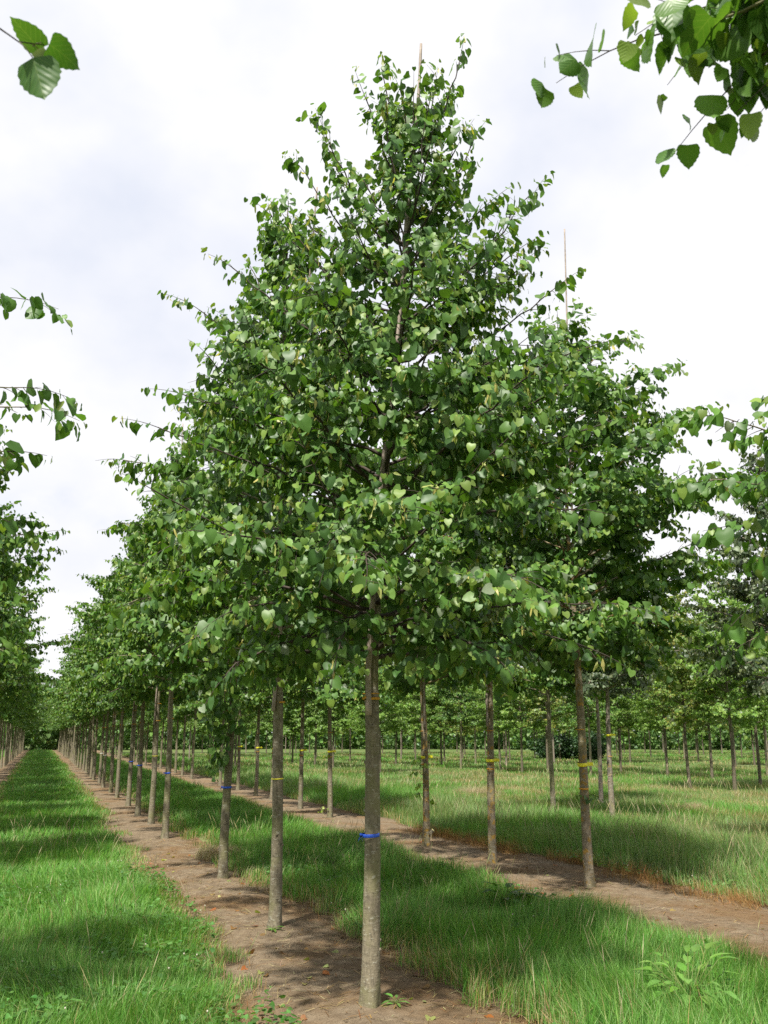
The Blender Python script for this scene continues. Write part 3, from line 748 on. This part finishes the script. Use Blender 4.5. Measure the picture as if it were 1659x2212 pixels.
# scattered trees of the meadow and the plantation behind
def field():
    rng = random.Random(12)
    near = [(10.34, 15.88, 'silver', 'silver leaved lime with orange lichen on the foot of its trunk and yellow tape', 'silver_lime'), (12.52, 19.67, 'silver', 'silver leaved lime with whitish trunk behind the one with yellow tape', 'silver_lime'),
            (9.95, 17.41, 'lime2', 'lime tree standing in the meadow left of the right hand trunk', 'lime_tree'), (10.3, 11.05, 'silver', 'silver leaved lime cut by the right edge of the picture', 'silver_lime', 0.84),
            (18.53, 24.21, 'maple1', 'dark trunked maple with yellowing leaves in the meadow at right, left of its neighbour', 'maple_tree'), (18.71, 22.45, 'maple0', 'dark trunked maple in the meadow, second from the right edge', 'maple_tree'),
            (21.5, 24.6, 'maple0', 'dark trunked maple in the meadow at the right edge', 'maple_tree')]
    for x, y, k, lab, nm, *sc_ in near:
        t = place(k, x, y, lab, 'trees scattered in the meadow', nm, s=sc_[0] if sc_ else None)
        if k == 'silver' and x < 11 and y > 12: add_ring(t, 'yellow', 1.6, 1.0, rad(-YAW)); add_ring(t, 'upper', 1.2)
    far = [(13.9, 39.05), (20.0, 46.5), (19.2, 42.3), (20.0, 39.7), (19.95, 37.5), (20.1, 35.5), (20.6, 33.0), (24.0, 36.0), (24.2, 33.0), (24.0, 30.0), (27.5, 31.0), (27.6, 34.5)]
    for i, (x, y) in enumerate(far):
        place(['maple0', 'maple1', 'lime0', 'maple0'][i % 4], x, y, 'nursery tree standing at the far side of the meadow', 'trees at the far side of the meadow', 'maple_tree' if i % 4 != 2 else 'lime_tree')
    n = 0
    for ix in range(0, 26):
        for iy in range(0, 24):
            x = 9.0 + ix * 4.8 + rng.uniform(-0.25, 0.25); y = 46 + iy * 4.0 + rng.uniform(-0.6, 0.6)
            if ix > 4: y -= 6
            if ix > 8: y -= 6
            d = math.hypot(x, y); an = math.degrees(math.atan2(x, y))
            if an > 43.5 or d < 44 or d > 98 or rng.random() < 0.22: continue
            k = rng.choice(['maple0', 'maple0', 'maple1', 'dense', 'dense', 'lime1', 'silver'])
            nm = {'maple0': 'maple_tree', 'maple1': 'maple_tree', 'dense': 'hornbeam_tree', 'lime1': 'lime_tree', 'silver': 'silver_lime'}[k]
            place(k, x, y, 'slender green tree in the distant plantation behind the meadow', 'trees of the distant plantation', nm, s=rng.uniform(0.85, 1.08)); n += 1
    print('field trees', n)
field()

# ------------------------------------------------------------------ trees beside the camera, their branches hang into the picture
def overhang(x, y, seed, tips, label, others, tm_=T_HI, size=0.080, lm=M_LEAFV, bract=0.0, group='trees standing beside the camera', od=0.6, fork=None):
    t = empty('lime_tree', (x, y, float(gz(x, y)) + 0.012)); tag(t, label, 'tree', group)
    H = 6.6; ax = axis_fn(H, (0, 0), seed); tm = MB(); trunk_tube(tm, ax, H, 0.056, 12, seed)
    g = Grow(seed, size=size, templates=tm_, bract=bract, cols=[(0.07, 0.16, 0.025), (0.09, 0.19, 0.03), (0.055, 0.13, 0.023)]); r = g.rng
    loc = np.array(t.location); g.wood = tm
    if fork:
        fa = ax(2.45); fc = np.array(fork) - loc; fb = (fa + fc) * 0.5 + np.array([0, 0, 0.25])
        FB = bez(fa, fb, fc, 24); g.limb(fa, fb, fc, 0.02, ax(2.45), 0.9, tl=0.28, t0=0.5, sag=0.5, tipr=0.006)
    for q, (zs, tip, dens, tl) in enumerate(tips):
        if fork:                                  # side limbs fork off the one overhanging limb
            c = np.array(tip) - loc; a = FB[12 + (q * 5) % 11]; b = (a + c) * 0.5 + np.array([0, 0, 0.06])
            g.limb(a, b, c, 0.007, ax(zs), dens * 1.1, tl=tl, t0=0.12, sag=0.5, tipr=0.0025); continue
        a = ax(zs); c = np.array(tip) - loc; b = (a + c) * 0.5 + np.array([0, 0, 0.22])
        g.limb(a, b, c, 0.016, ax(zs), dens, tl=tl, t0=0.35, sag=0.5, tipr=0.003)
    for (az, zs, R, rise) in others:
        d = np.array([math.cos(rad(az)), math.sin(rad(az)), 0]); a = ax(zs); c = ax(zs + rise) + d * R
        g.limb(a, (a + c) / 2 + np.array([0, 0, 0.15]), c, 0.014, ax(zs), od, tl=0.4)
    mb = MB(); arr = [np.array([q[i] for q in g.lv]) for i in range(5)]
    add_leaves(mb, *arr, tm_, r)
    tm.build('trunk', [M_BARK, M_TWIG], t); mb.build('crown', [lm], t)
    return t
overhang(2.05, 0.1, 201, [(2.6, (1.20, 1.74, 3.33), 1.3, 0.13), (2.7, (1.38, 1.66, 3.18), 1.5, 0.13), (2.7, (1.36, 1.66, 3.40), 2.4, 0.18), (2.7, (1.42, 1.62, 3.44), 2.2, 0.2), (2.8, (1.46, 1.55, 3.30), 2.4, 0.2), (2.8, (1.56, 1.5, 3.22), 2.2, 0.18),
         (2.9, (1.30, 1.55, 3.42), 2.2, 0.18), (2.8, (1.46, 1.5, 3.16), 2.0, 0.16), (2.8, (1.52, 1.5, 3.40), 2.0, 0.2)],
         'lime tree beside the camera whose overhanging branch fills the top right corner',
         [(a, z, R, 0.4) for a, z, R in ((0, 2.5, 1.6), (-60, 2.7, 1.7), (-120, 2.9, 1.6), (30, 3.2, 1.5), (-90, 3.6, 1.5), (-30, 4.0, 1.4), (-150, 4.4, 1.1), (10, 4.8, 1.0), (-70, 5.3, 0.8), (60, 5.6, 0.6))], size=0.077, fork=(1.66, 1.30, 3.22))
def ring_limbs(seed, n, rmax, z0, z1, keep):
    r = random.Random(seed); o = []
    for i in range(n):
        f = (i + 0.5) / n; az = (i * 137.5) % 360; z = z0 + (z1 - z0) * f
        R = rmax * (1 - 0.75 * f ** 1.5) * r.uniform(0.8, 1.05)
        if keep(az): o.append((az, z, R, 0.45))
        else: o.append((az, z, min(R, 0.85), 0.45))
    return o
overhang(-1.75, 5.6, 221, [(3.0, (-0.08, 5.68, 3.72), 0.9, 0.22), (2.8, (-0.04, 5.25, 3.46), 1.1, 0.24), (2.6, (-0.10, 5.28, 3.2), 1.4, 0.3), (3.4, (-0.24, 5.44, 4.2), 0.9, 0.2), (2.5, (-0.2, 5.7, 2.9), 1.0, 0.3), (2.4, (-0.3, 5.9, 2.6), 1.0, 0.3)],
         'second lime tree of the row along the left edge, thin leafy sprays reaching in', ring_limbs(1, 30, 1.6, 2.5, 6.0, lambda a: 70 < a < 300), T_LIME, 0.085, M_LEAF, 0.03, 'lime trees in the left row', 0.9)
overhang(5.6, 4.3, 223, [(2.8, (3.36, 4.04, 3.42), 1.5, 0.26), (2.7, (3.6, 4.58, 3.2), 1.6, 0.3), (3.0, (3.62, 3.85, 3.5), 1.5, 0.3), (2.7, (3.95, 4.23, 3.13), 1.5, 0.35), (2.5, (3.95, 4.34, 2.72), 1.5, 0.35), (2.5, (3.85, 4.55, 2.92), 1.4, 0.35), (2.4, (3.95, 4.65, 2.4), 1.4, 0.35), (2.4, (4.3, 5.2, 2.2), 1.2, 0.35)],
         'lime tree off the right edge whose broad leaved branches reach into the picture', ring_limbs(2, 30, 1.7, 2.5, 6.0, lambda a: a < 95 or a > 250), T_LIME, 0.090, M_LEAF, 0.03, 'lime trees in the right row', 0.9)
def left_sprig():
    t = overhang(-1.75, 1.3, 211, [], 'lime tree beside the camera whose leafy twig tip hangs in the top left corner',
                 [(a, z, R, 0.5) for a, z, R in ((150, 2.5, 1.7), (200, 2.6, 1.7), (250, 2.9, 1.6), (180, 3.3, 1.5), (120, 3.7, 1.4), (220, 4.1, 1.3), (160, 4.6, 1.1), (280, 5.0, 0.9), (90, 5.4, 0.7))])
    loc = np.array(t.location); rng = np.random.default_rng(5)
    tw = [np.array(p) - loc for p in ((-1.74, 1.3, 2.45), (-1.1, 1.42, 2.75), (-0.5, 1.5, 2.86), (-0.216, 1.547, 2.849), (-0.138, 1.574, 2.826), (-0.096, 1.589, 2.843))]
    wd = MB(); wd.tube(tw, [0.012, 0.007, 0.004, 0.002, 0.0013, 0.0008], 6)
    P = []; T = []
    for (b, tip, st) in (((-0.113, 1.588, 2.81), (-0.082, 1.591, 2.725), (-0.138, 1.574, 2.826)), ((-0.087, 1.588, 2.846), (-0.027, 1.603, 2.829), (-0.110, 1.584, 2.838)),
                         ((-0.106, 1.602, 2.842), (-0.152, 1.565, 2.875), (-0.120, 1.585, 2.836)), ((-0.112, 1.62, 2.86), (-0.092, 1.64, 2.842), (-0.115, 1.59, 2.836))):
        b = np.array(b) - loc; tip = np.array(tip) - loc; P.append(b); T.append(tip)
        st = np.array(st) - loc; wd.tube([st, (st + b) / 2 + [0, 0, 0.004], b], [0.0012, 0.001, 0.001], 5, mat=1)
    P = np.array(P); A = np.array(T) - P; S = np.linalg.norm(A, axis=1) / 1.06
    view = np.array([0, 0, 1.6]) - loc - P
    Nn = -norm(view) + np.array([(0.1, 0, 0.25), (0.3, 0, 0.5), (1.7, 0.3, 0.2), (0.9, 0, 0.8)])
    mb = MB(); add_leaves(mb, P, A, Nn, S, np.array([(0.045, 0.115, 0.02), (0.055, 0.14, 0.022), (0.05, 0.12, 0.02), (0.12, 0.16, 0.10)]), T_HI, rng)
    wd.build('branch', [M_TWIG, M_CANE], t); o = mb.build('leaf_spray', M_LEAFV, t)
left_sprig()
# ------------------------------------------------------------------ grass
def blades(mb, x, y, h, wd, col, lean, rng, seg2=True, z=None):
    n = len(x)
    if z is None: z = gz(x, y) - 0.005
    a = rng.uniform(0, 2 * math.pi, n)
    wx = np.stack([np.cos(a), np.sin(a), np.zeros(n)], 1) * (wd / 2)[:, None]
    b = rng.uniform(0, 2 * math.pi, n); ln = np.abs(rng.normal(0, 1, n)) * lean * h
    Lv = np.stack([np.cos(b) * ln, np.sin(b) * ln, np.zeros(n)], 1)
    wd_ = fbm(x * 1.1 + 40, y * 1.1, 77, 3); wa = 12.0 * fbm(x * 0.6, y * 0.6 + 30, 78, 2)
    Lv[:, 0] += np.cos(wa) * 0.55 * h * wd_ * lean / 0.45; Lv[:, 1] += np.sin(wa) * 0.55 * h * wd_ * lean / 0.45
    R = np.stack([x, y, z], 1)
    hz = np.sqrt(np.maximum(h ** 2 - (Lv ** 2).sum(1), (0.35 * h) ** 2))
    mid = R + Lv * 0.28; mid[:, 2] += hz * 0.58
    tip = R + Lv; tip[:, 2] += hz
    V = np.stack([R - wx, R + wx, mid + wx * 0.75, mid - wx * 0.75, tip], 1).reshape(-1, 3)
    o = (np.arange(n) * 5)[:, None]
    mb.add(V, [np.array([[0, 1, 2, 3]]) + o, np.array([[3, 2, 4]]) + o], np.repeat(col, 5, 0))
def colmix(n, rng, cols, var=0.25):
    c = np.array(cols)[rng.integers(0, len(cols), n)]
    return c * rng.uniform(1 - var, 1 + var, (n, 1)) * (1 + 0.08 * rng.normal(size=(n, 3)))
LUSH = [(0.090, 0.225, 0.033), (0.118, 0.27, 0.045), (0.066, 0.182, 0.028), (0.19, 0.31, 0.09)]
MEAD = [(0.135, 0.215, 0.07), (0.17, 0.245, 0.09), (0.11, 0.19, 0.055), (0.22, 0.265, 0.12)]
STRAW = [(0.33, 0.27, 0.14), (0.27, 0.20, 0.09), (0.38, 0.33, 0.19)]
RUST = [(0.22, 0.125, 0.045), (0.28, 0.17, 0.065), (0.16, 0.085, 0.03)]
def sample(rng, x0, x1, y0, y1, dens, fx0=None, fx1=None):
    n = int((x1 - x0) * (y1 - y0) * dens)
    return rng.uniform(x0, x1, n), rng.uniform(y0, y1, n)
def visible(x, y, pad=1.2):
    an = np.degrees(np.arctan2(x, y))
    return (an > -4.5 - 60 / np.maximum(y * 6, 1)) & (an < 44.5 + 60 / np.maximum(x * 6 + y * 6, 1))
def alley(name, label, zones, x0, x1, elo, ehi, seed, hs=1.0):
    rng = np.random.default_rng(seed); mb = MB()
    for (y0, y1, dens, ws, hmul) in zones:
        x, y = sample(rng, x0, x1, y0, y1, dens)
        a = elo(y); b = ehi(y)
        e = np.minimum(x - a, b - x) + 0.34 * (fbm(x * 3.5, y * 3.5, seed, 4) - 0.5) * 2 + 0.05
        cl = fbm(x * 1.6, y * 1.6, seed + 4, 4)
        keep = (e > -0.04) & (rng.random(len(x)) < np.clip(0.35 + (e + 0.05) * 3.0, 0.1, 1) * np.clip(0.35 + 1.3 * cl, 0.3, 1)) & visible(x, y)
        x, y, e, cl = x[keep], y[keep], e[keep], cl[keep]
        n = len(x)
        h = (0.055 + 0.22 * cl ** 1.5) * rng.uniform(0.55, 1.25, n) * np.clip(0.55 + e * 1.6, 0.5, 1) * hs * hmul
        c = colmix(n, rng, LUSH)
        big = fbm(x * 0.5, y * 0.9, seed + 8, 3)[:, None]
        c = c * (0.85 + 0.35 * big)
        dry = rng.random(n) < np.clip(0.42 - e * 1.5, 0.02, 0.45)
        c[dry] = colmix(dry.sum(), rng, STRAW)
        h[dry] *= 1.15
        blades(mb, x, y, h, rng.uniform(0.0028, 0.0058, n) * ws, c, 0.6, rng)
    o = mb.build(name, M_GRASS, smooth=False)
    tag(o, label, 'grass', kind='stuff')
    print(name, mb.n // 5)
ZN = [(4.2, 9, 5200, 1.0, 1), (9, 15, 3000, 1.4, 1), (15, 28, 1100, 2.2, 1.0), (28, 60, 420, 4.2, 1.0), (60, 118, 120, 9, 1.05)]
alley('mown_grass', 'lush green grass path between the left row and the foreground row', ZN, -1.2, 1.7, lambda y: edges('L', y)[1], lambda y: edges('A', y)[0], 301, 1.0)
alley('lush_grass', 'lush green grass between the foreground row and the right row', ZN, 2.2, 5.2, lambda y: edges('A', y)[1], lambda y: edges('B', y)[0], 302, 1.55)
alley('verge_grass', 'grass beyond the left soil strip', [(14, 40, 250, 4, 1.0), (40, 118, 60, 9, 1)], -6, -2.2, lambda y: np.full_like(y, -9.0), lambda y: edges('L', y)[0], 303, 1.2)
def meadow():
    rng = np.random.default_rng(310); mb = MB()
    for (x0, x1, y0, y1, dens, ws) in [(6.2, 10.5, 6, 16, 1900, 1.4), (6.2, 12, 16, 26, 900, 2.0), (10.5, 19, 10, 26, 700, 2.3), (6.2, 34, 26, 45, 230, 4.0), (19, 34, 19, 26, 420, 3.0), (6.2, 70, 45, 85, 60, 9)]:
        x, y = sample(rng, x0, x1, y0, y1, dens)
        e = x - edges('B', y)[1] + 0.15 * (fbm(x * 4, y * 4, 9, 3) - 0.5) * 2
        cl = fbm(x * 0.8, y * 0.8, 314, 4); gap = fbm(x * 0.45 + 9, y * 0.45, 320, 3)
        keep = (e > -0.05) & visible(x, y) & (rng.random(len(x)) < np.clip(0.3 + 1.4 * cl, 0.3, 1))
        x, y, e, cl, gap = x[keep], y[keep], e[keep], cl[keep], gap[keep]; n = len(x)
        tall = np.exp(-((x - 8.4) / 1.6) ** 2)
        h = (0.08 + 0.18 * cl + 0.15 * tall) * rng.uniform(0.55, 1.3, n) * np.clip(0.6 + e, 0.5, 1)
        green = fbm(x * 0.25, y * 0.35, 340, 3)
        c = np.where((rng.random(n) < np.clip((green - 0.35) * 3.0, 0, 1))[:, None], colmix(n, rng, LUSH), colmix(n, rng, MEAD))
        pd = np.clip(0.06 + (gap - 0.56) * 2.4, 0.04, 0.6) * np.clip((x - 7.5) / 3, 0.4, 1) + 0.5 * np.exp(-((np.mod(x - 10.6 + 1.3, 2.6) - 1.3) / 0.35) ** 2) * (x > 9.6) * (fbm(x * 0.4, y * 0.3, 371, 3) > 0.5)
        dry = rng.random(n) < np.maximum(pd, np.clip(0.35 - e * 1.6, 0, 0.5))
        c[dry] = colmix(dry.sum(), rng, STRAW)
        blades(mb, x, y, h, rng.uniform(0.003, 0.0055, n) * ws, c, 0.45, rng)
    tag(mb.build('meadow_grass', M_GRASS, smooth=False), 'tall pale green meadow grass on the right between scattered trees', 'grass', kind='stuff')
    print('meadow', mb.n // 5)
meadow()
def straw():
    rng = np.random.default_rng(330); mb = MB()
    # dead rusty grass along the far edge of the right strip and scattered stems on the soil
    for (k, n, side) in (('B', 16000, 1), ('B', 2500, 0), ('A', 2600, 0), ('A', 3200, 1), ('L', 600, 1)):
        y = rng.uniform(4.3, 16, n) if k != 'L' else rng.uniform(20, 40, n)
        a, b = edges(k, y)
        off = np.abs(rng.normal(0, 0.22 if k == 'B' else 0.16, n))
        x = (b - off + 0.06) if side else (a + off - 0.06)
        cl = fbm(x * 2.2, y * 1.6, 333, 3); kp = cl > 0.47
        x, y, cl = x[kp], y[kp], cl[kp]; m = len(x)
        u = (x - edges(k, y)[0]) / (edges(k, y)[1] - edges(k, y)[0])
        hb = 0.16 if (k == 'B' and side) else 0.07
        blades(mb, x, y, hb * rng.uniform(0.4, 1.5, m), rng.uniform(0.002, 0.004, m) * 1.2, colmix(m, rng, RUST if k == 'B' else RUST + STRAW), 0.95, rng, z=soil_z(k, x, y, u) - 0.004)
    for (k, n) in (('A', 2600), ('B', 2600)):         # loose stems lying on the soil
        y = rng.uniform(4.3, 16, n); a, b = edges(k, y); u = rng.uniform(0, 1, n); x = a + (b - a) * u
        z = soil_z(k, x, y, u) + 0.006; an = rng.uniform(0, 6.28, n); ln = rng.uniform(0.03, 0.14, n); ww = rng.uniform(0.0012, 0.0026, n)
        d = np.stack([np.cos(an), np.sin(an), rng.normal(0, 0.1, n)], 1) * ln[:, None]; s = np.stack([-np.sin(an), np.cos(an), np.zeros(n)], 1) * ww[:, None]
        P = np.stack([x, y, z], 1)
        V = np.stack([P - s, P + s, P + d + s, P + d - s], 1).reshape(-1, 3); o = (np.arange(n) * 4)[:, None]
        mb.add(V, [np.array([[0, 1, 2, 3]]) + o], np.repeat(colmix(n, rng, STRAW + RUST), 4, 0))
    tag(mb.build('dry_grass', M_DRY, smooth=False), 'dead brown grass and loose straw on the soil strips', 'grass', kind='stuff')
straw()
def stalks():
    """tall flowering grass stems with a feathery head, and clover in the turf"""
    rng = np.random.default_rng(350); mb = MB()
    zones = [(-0.9, 1.35, 5, 18, 260), (2.7, 4.8, 5, 16, 420), (6.9, 10, 7, 18, 900), (9, 20, 12, 28, 900), (8, 26, 26, 44, 500)]
    for x0, x1, y0, y1, n in zones:
        x = rng.uniform(x0, x1, n); y = rng.uniform(y0, y1, n); k = visible(x, y) & (fbm(x * 0.9, y * 0.9, 352, 3) > 0.45); x, y = x[k], y[k]
        for px, py in zip(x, y):
            h = rng.uniform(0.25, 0.5) * (0.8 if px < 5 else 1.1); d = math.hypot(px, py); wd = 0.0009 * max(1, d / 9)
            an = rng.uniform(0, 6.28); q = np.array([math.cos(an), math.sin(an), 0]); t = np.linspace(0, 1, 5)[:, None]
            P = np.array([px, py, float(gz(px, py))]) + q * 0.3 * h * t ** 2 + np.array([0, 0, h]) * t
            c = np.array([(0.30, 0.28, 0.13), (0.20, 0.25, 0.09), (0.36, 0.31, 0.20)][rng.integers(3)])
            mb.tube(P, [wd, wd, wd * 0.9, wd * 0.7, wd * 0.5], 3, col=c, cap=False)
            mb.tube(np.array([P[-2], P[-2] + (P[-1] - P[-2]) * 0.5, P[-1] + (P[-1] - P[-2]) * 0.3]), [wd, wd * 2.6, wd * 0.6], 3, col=c * 1.15, cap=False)
    tag(mb.build('seed_grass', M_DRY, smooth=False), 'tall grass stalks with pale seed heads scattered through the turf', 'grass', kind='stuff')
    mb = MB(); fl = MB()
    for (x0, x1, y0, y1, n) in [(-1.0, 1.5, 4.6, 13, 9000), (2.6, 4.9, 4.6, 13, 6000), (6.6, 10, 7.5, 14, 4000)]:
        x = rng.uniform(x0, x1, n); y = rng.uniform(y0, y1, n); k = visible(x, y) & (fbm(x * 1.3 + 5, y * 1.3, 353, 3) > 0.52); x, y = x[k], y[k]; m = len(x)
        P = np.stack([x, y, gz(x, y) + rng.uniform(0.02, 0.10, m)], 1); an = rng.uniform(0, 6.28, m)
        A = np.stack([np.cos(an), np.sin(an), rng.normal(0, 0.25, m)], 1)
        add_leaves(mb, P, A, np.array([0, 0, 1.0]) + rng.normal(0, 0.3, (m, 3)), rng.uniform(0.018, 0.04, m), colmix(m, rng, [(0.06, 0.15, 0.03), (0.085, 0.19, 0.045)]), T_LIME, rng)
        for px, py in list(zip(x, y))[::120]:
            z = float(gz(px, py)) + rng.uniform(0.08, 0.15); fl.tube([(px, py, z - 0.006), (px, py, z), (px, py, z + 0.007)], [0.003, 0.006, 0.003], 6, col=(0.50, 0.48, 0.40))
    tag(mb.build('clover', M_GRASS), 'low clover leaves growing among the grass', 'clover', kind='stuff')
    tag(fl.build('clover_blossom', M_DRY), 'tiny white clover blossoms dotted through the grass', 'clover', kind='stuff')
stalks()
def litter():
    """clods, small stones and fallen leaves on the bare soil"""
    rng = np.random.default_rng(360); mb = MB()
    def rock(p, r, mbx):
        d = norm(np.array([[1, 1, 1], [-1, -1, 1], [-1, 1, -1], [1, -1, -1], [1, -1, 1], [-1, 1, 1], [1, 1, -1], [-1, -1, -1]], float) + rng.normal(0, 0.25, (8, 3)))
        V = p + d * r * np.array([1, 1, 0.6]) * rng.uniform(0.7, 1.2, (8, 1))
        mbx.add(V, [[(0, 4, 1, 5), (2, 7, 3, 6), (0, 5, 2, 6), (1, 4, 3, 7), (0, 6, 3, 4), (1, 7, 2, 5)]])
    for k, n in (('A', 1500), ('B', 1200)):
        y = 4.4 + 12 * rng.random(n) ** 1.4; a, b = edges(k, y); u = rng.uniform(0.02, 0.98, n); x = a + (b - a) * u; z = soil_z(k, x, y, u)
        r = 0.004 + 0.016 * rng.random(n) ** 4
        for q in range(n): rock(np.array([x[q], y[q], z[q]]), r[q], mb)
    tag(mb.build('soil_clods', M_SOIL), 'small clods and crumbs of earth lying on the soil strips', 'soil', kind='stuff')
    lb = MB()
    for k, n in (('A', 90), ('B', 60)):
        y = 4.6 + 10 * rng.random(n) ** 1.3; a, b = edges(k, y); u = rng.uniform(0.03, 0.97, n); x = a + (b - a) * u; z = soil_z(k, x, y, u) + 0.006
        an = rng.uniform(0, 6.28, n)
        add_leaves(lb, np.stack([x, y, z], 1), np.stack([np.cos(an), np.sin(an), rng.normal(0, 0.15, n)], 1), np.array([0, 0, 1.0]) + rng.normal(0, 0.35, (n, 3)), rng.uniform(0.025, 0.065, n),
                   colmix(n, rng, [(0.20, 0.11, 0.04), (0.27, 0.20, 0.07), (0.14, 0.07, 0.03), (0.28, 0.30, 0.10), (0.30, 0.10, 0.03)]), T_LIME, rng)
    tag(lb.build('fallen_leaves', M_LEAF), 'fallen brown and yellowed leaves scattered on the soil', 'leaves', kind='stuff')
litter()
def tussock(x, y, r, h, n, label):
    rng = np.random.default_rng(int(x * 100)); mb = MB()
    a = rng.uniform(0, 6.28, n); q = np.sqrt(rng.random(n)) * r
    px = np.cos(a) * q; py = np.sin(a) * q
    hh = h * (1 - 0.5 * (q / r) ** 2) * rng.uniform(0.6, 1.15, n)
    blades(mb, px, py, hh, rng.uniform(0.003, 0.006, n), colmix(n, rng, [(0.36, 0.30, 0.20), (0.30, 0.24, 0.15), (0.40, 0.35, 0.24)]), 0.5, rng, z=np.zeros(n))
    o = mb.build('grass_tussock', M_DRY, smooth=False); o.location = (x, y, float(gz(x, y)))
    tag(o, label, 'tussock', 'pale dry grass tussocks')
tussock(13.36, 17.42, 0.33, 0.26, 2600, 'round pale dry grass tussock alone in the meadow at right')
tussock(11.19, 23.66, 0.75, 0.34, 4200, 'broad pale dry grass tussock beside the trunk with orange lichen')
tussock(2.42, 13.3, 0.34, 0.2, 2600, 'pale hay coloured tussock on the soil behind the third trunk')
def rosette(x, y, n, size, label, hgt, seed, cols=((0.09, 0.20, 0.035), (0.12, 0.25, 0.05))):
    rng = np.random.default_rng(seed); mb = MB()
    a = np.arange(n) * 2.4 + rng.uniform(-0.3, 0.3, n)
    el = rng.uniform(0.25, 1.1, n)
    d = np.stack([np.cos(a) * np.cos(el), np.sin(a) * np.cos(el), np.sin(el)], 1)
    P = d * (hgt * rng.uniform(0.3, 1.0, n))[:, None]
    for p in P: mb.tube([np.zeros(3), p * 0.5 + [0, 0, 0.01], p], [0.004, 0.003, 0.002], 4, col=(0.15, 0.2, 0.05))
    A = norm(d * np.array([1, 1, 0.35])); Nn = np.stack([-d[:, 0] * 0.4, -d[:, 1] * 0.4, np.ones(n)], 1)
    tm = [leaf_template([(0, 0), (0.14, 0.06), (0.22, 0.3), (0.2, 0.6), (0.1, 0.9), (0, 1.1)], s, 0.25, 0.3, 0.02) for s in range(3)]
    add_leaves(mb, P, A, Nn, size * rng.uniform(0.6, 1.15, n), colmix(n, rng, cols, 0.15), tm, rng)
    o = mb.build('dock_plant', M_LEAFV); o.location = (x, y, float(gz(x, y)) + 0.01)
    tag(o, label, 'weed', 'broad leaved weeds in the grass')
rosette(3.88, 5.22, 60, 0.12, 'bright broad leaved dock in the grass at the bottom right', 0.34, 401, ((0.12, 0.26, 0.045), (0.15, 0.29, 0.06)))
rosette(4.33, 8.6, 16, 0.2, 'dark broad leaved dock in the grass right of the foreground trunk', 0.22, 402, ((0.05, 0.12, 0.025), (0.06, 0.15, 0.03)))
for q, (wx, wy, wn, wsz, whh, wl) in enumerate([(3.45, 6.1, 9, 0.10, 0.14, 'small broad leaved weed in the grass left of the bright dock'), (4.5, 6.2, 12, 0.12, 0.18, 'broad leaved weed in the grass above the bright dock'), (3.2, 5.2, 8, 0.10, 0.12, 'small weed at the grass edge near the bottom'),
        (0.2, 6.2, 9, 0.10, 0.12, 'broad leaved weed in the left grass path near the camera'), (0.9, 7.6, 8, 0.09, 0.10, 'small weed at the right edge of the left grass path'), (-0.1, 9.8, 8, 0.10, 0.12, 'small weed further along the left grass path'), (7.2, 8.6, 14, 0.12, 0.2, 'leafy weed at the meadow edge beyond the right soil strip')]):
    rosette(wx, wy, wn, wsz, wl, whh, 420 + q, ((0.08, 0.19, 0.035), (0.11, 0.23, 0.045)))
rosette(2.17, 5.80, 7, 0.06, 'small seedling at the foot of the foreground trunk', 0.06, 403)
rosette(1.97, 8.2, 8, 0.06, 'small seedling at the foot of the second trunk', 0.05, 404)

# ------------------------------------------------------------------ far wood and shrubs closing the view
def leaf_mass(mb, cx_, cy_, cz, rx, ry, rz_, n, size, cols, rng):
    d = norm(rng.normal(size=(n, 3))); q = rng.uniform(0.55, 1.0, n) ** 0.6
    P = np.stack([cx_ + d[:, 0] * rx * q, cy_ + d[:, 1] * ry * q, np.maximum(cz + d[:, 2] * rz_ * q, 0.1)], 1)
    A = norm(rng.normal(size=(n, 3)) + [0, 0, -0.6]); Nn = d + rng.normal(0, 0.5, (n, 3)) + [0, 0, 0.5]
    add_leaves(mb, P, A, Nn, size * rng.uniform(0.6, 1.2, n), colmix(n, rng, cols, 0.3), T_LIME, rng)
def wood():
    rng = np.random.default_rng(501); mb = MB()
    for an in np.arange(-5, 47, 0.62):
        for lay in range(2):
            d = 121 + 12 * lay + rng.uniform(-5, 5); x = d * math.sin(rad(an)); y = d * math.cos(rad(an))
            h = rng.uniform(5.5, 9.0) + 2 * lay; r = rng.uniform(1.6, 2.4)
            leaf_mass(mb, x, y, h * 0.5, r, r, h * 0.55, 420, 0.42, [(0.12, 0.21, 0.06), (0.14, 0.24, 0.065), (0.10, 0.18, 0.065)], rng)
    tag(mb.build('far_wood', M_LEAF), 'far belt of green trees closing the view behind the plantation', 'wood', kind='stuff')
wood()
def shrubs():
    rng = np.random.default_rng(511); mb = MB()
    for k in range(7):
        leaf_mass(mb, *(rng.normal(0, 0.3, 2)), 0.55 + 0.12 * k, 0.8, 0.8, 0.6, 330, 0.13, [(0.025, 0.06, 0.02), (0.035, 0.08, 0.025)], rng)
    me = mb.mesh('crown', [M_LEAF]); tb = MB(); tb.tube([(0, 0, -0.05), (0.02, 0, 0.4), (0, 0, 0.9)], [0.05, 0.035, 0.02], 7); tk = tb.mesh('trunk', [M_BARKD])
    for k, (an, d) in enumerate([(29.7, 67), (30.8, 66), (32.0, 65), (43.0, 58)]):
        x = d * math.sin(rad(an)); y = d * math.cos(rad(an))
        t = empty('shrub', (x, y, float(gz(x, y)))); tag(t, 'dark round shrub low behind the meadow among distant trunks', 'shrub', 'dark shrubs behind the meadow')
        inst('trunk', tk, t); inst('crown', me, t, k * 1.3, (1, 1, 0.85 + 0.1 * (k % 3)))
shrubs()
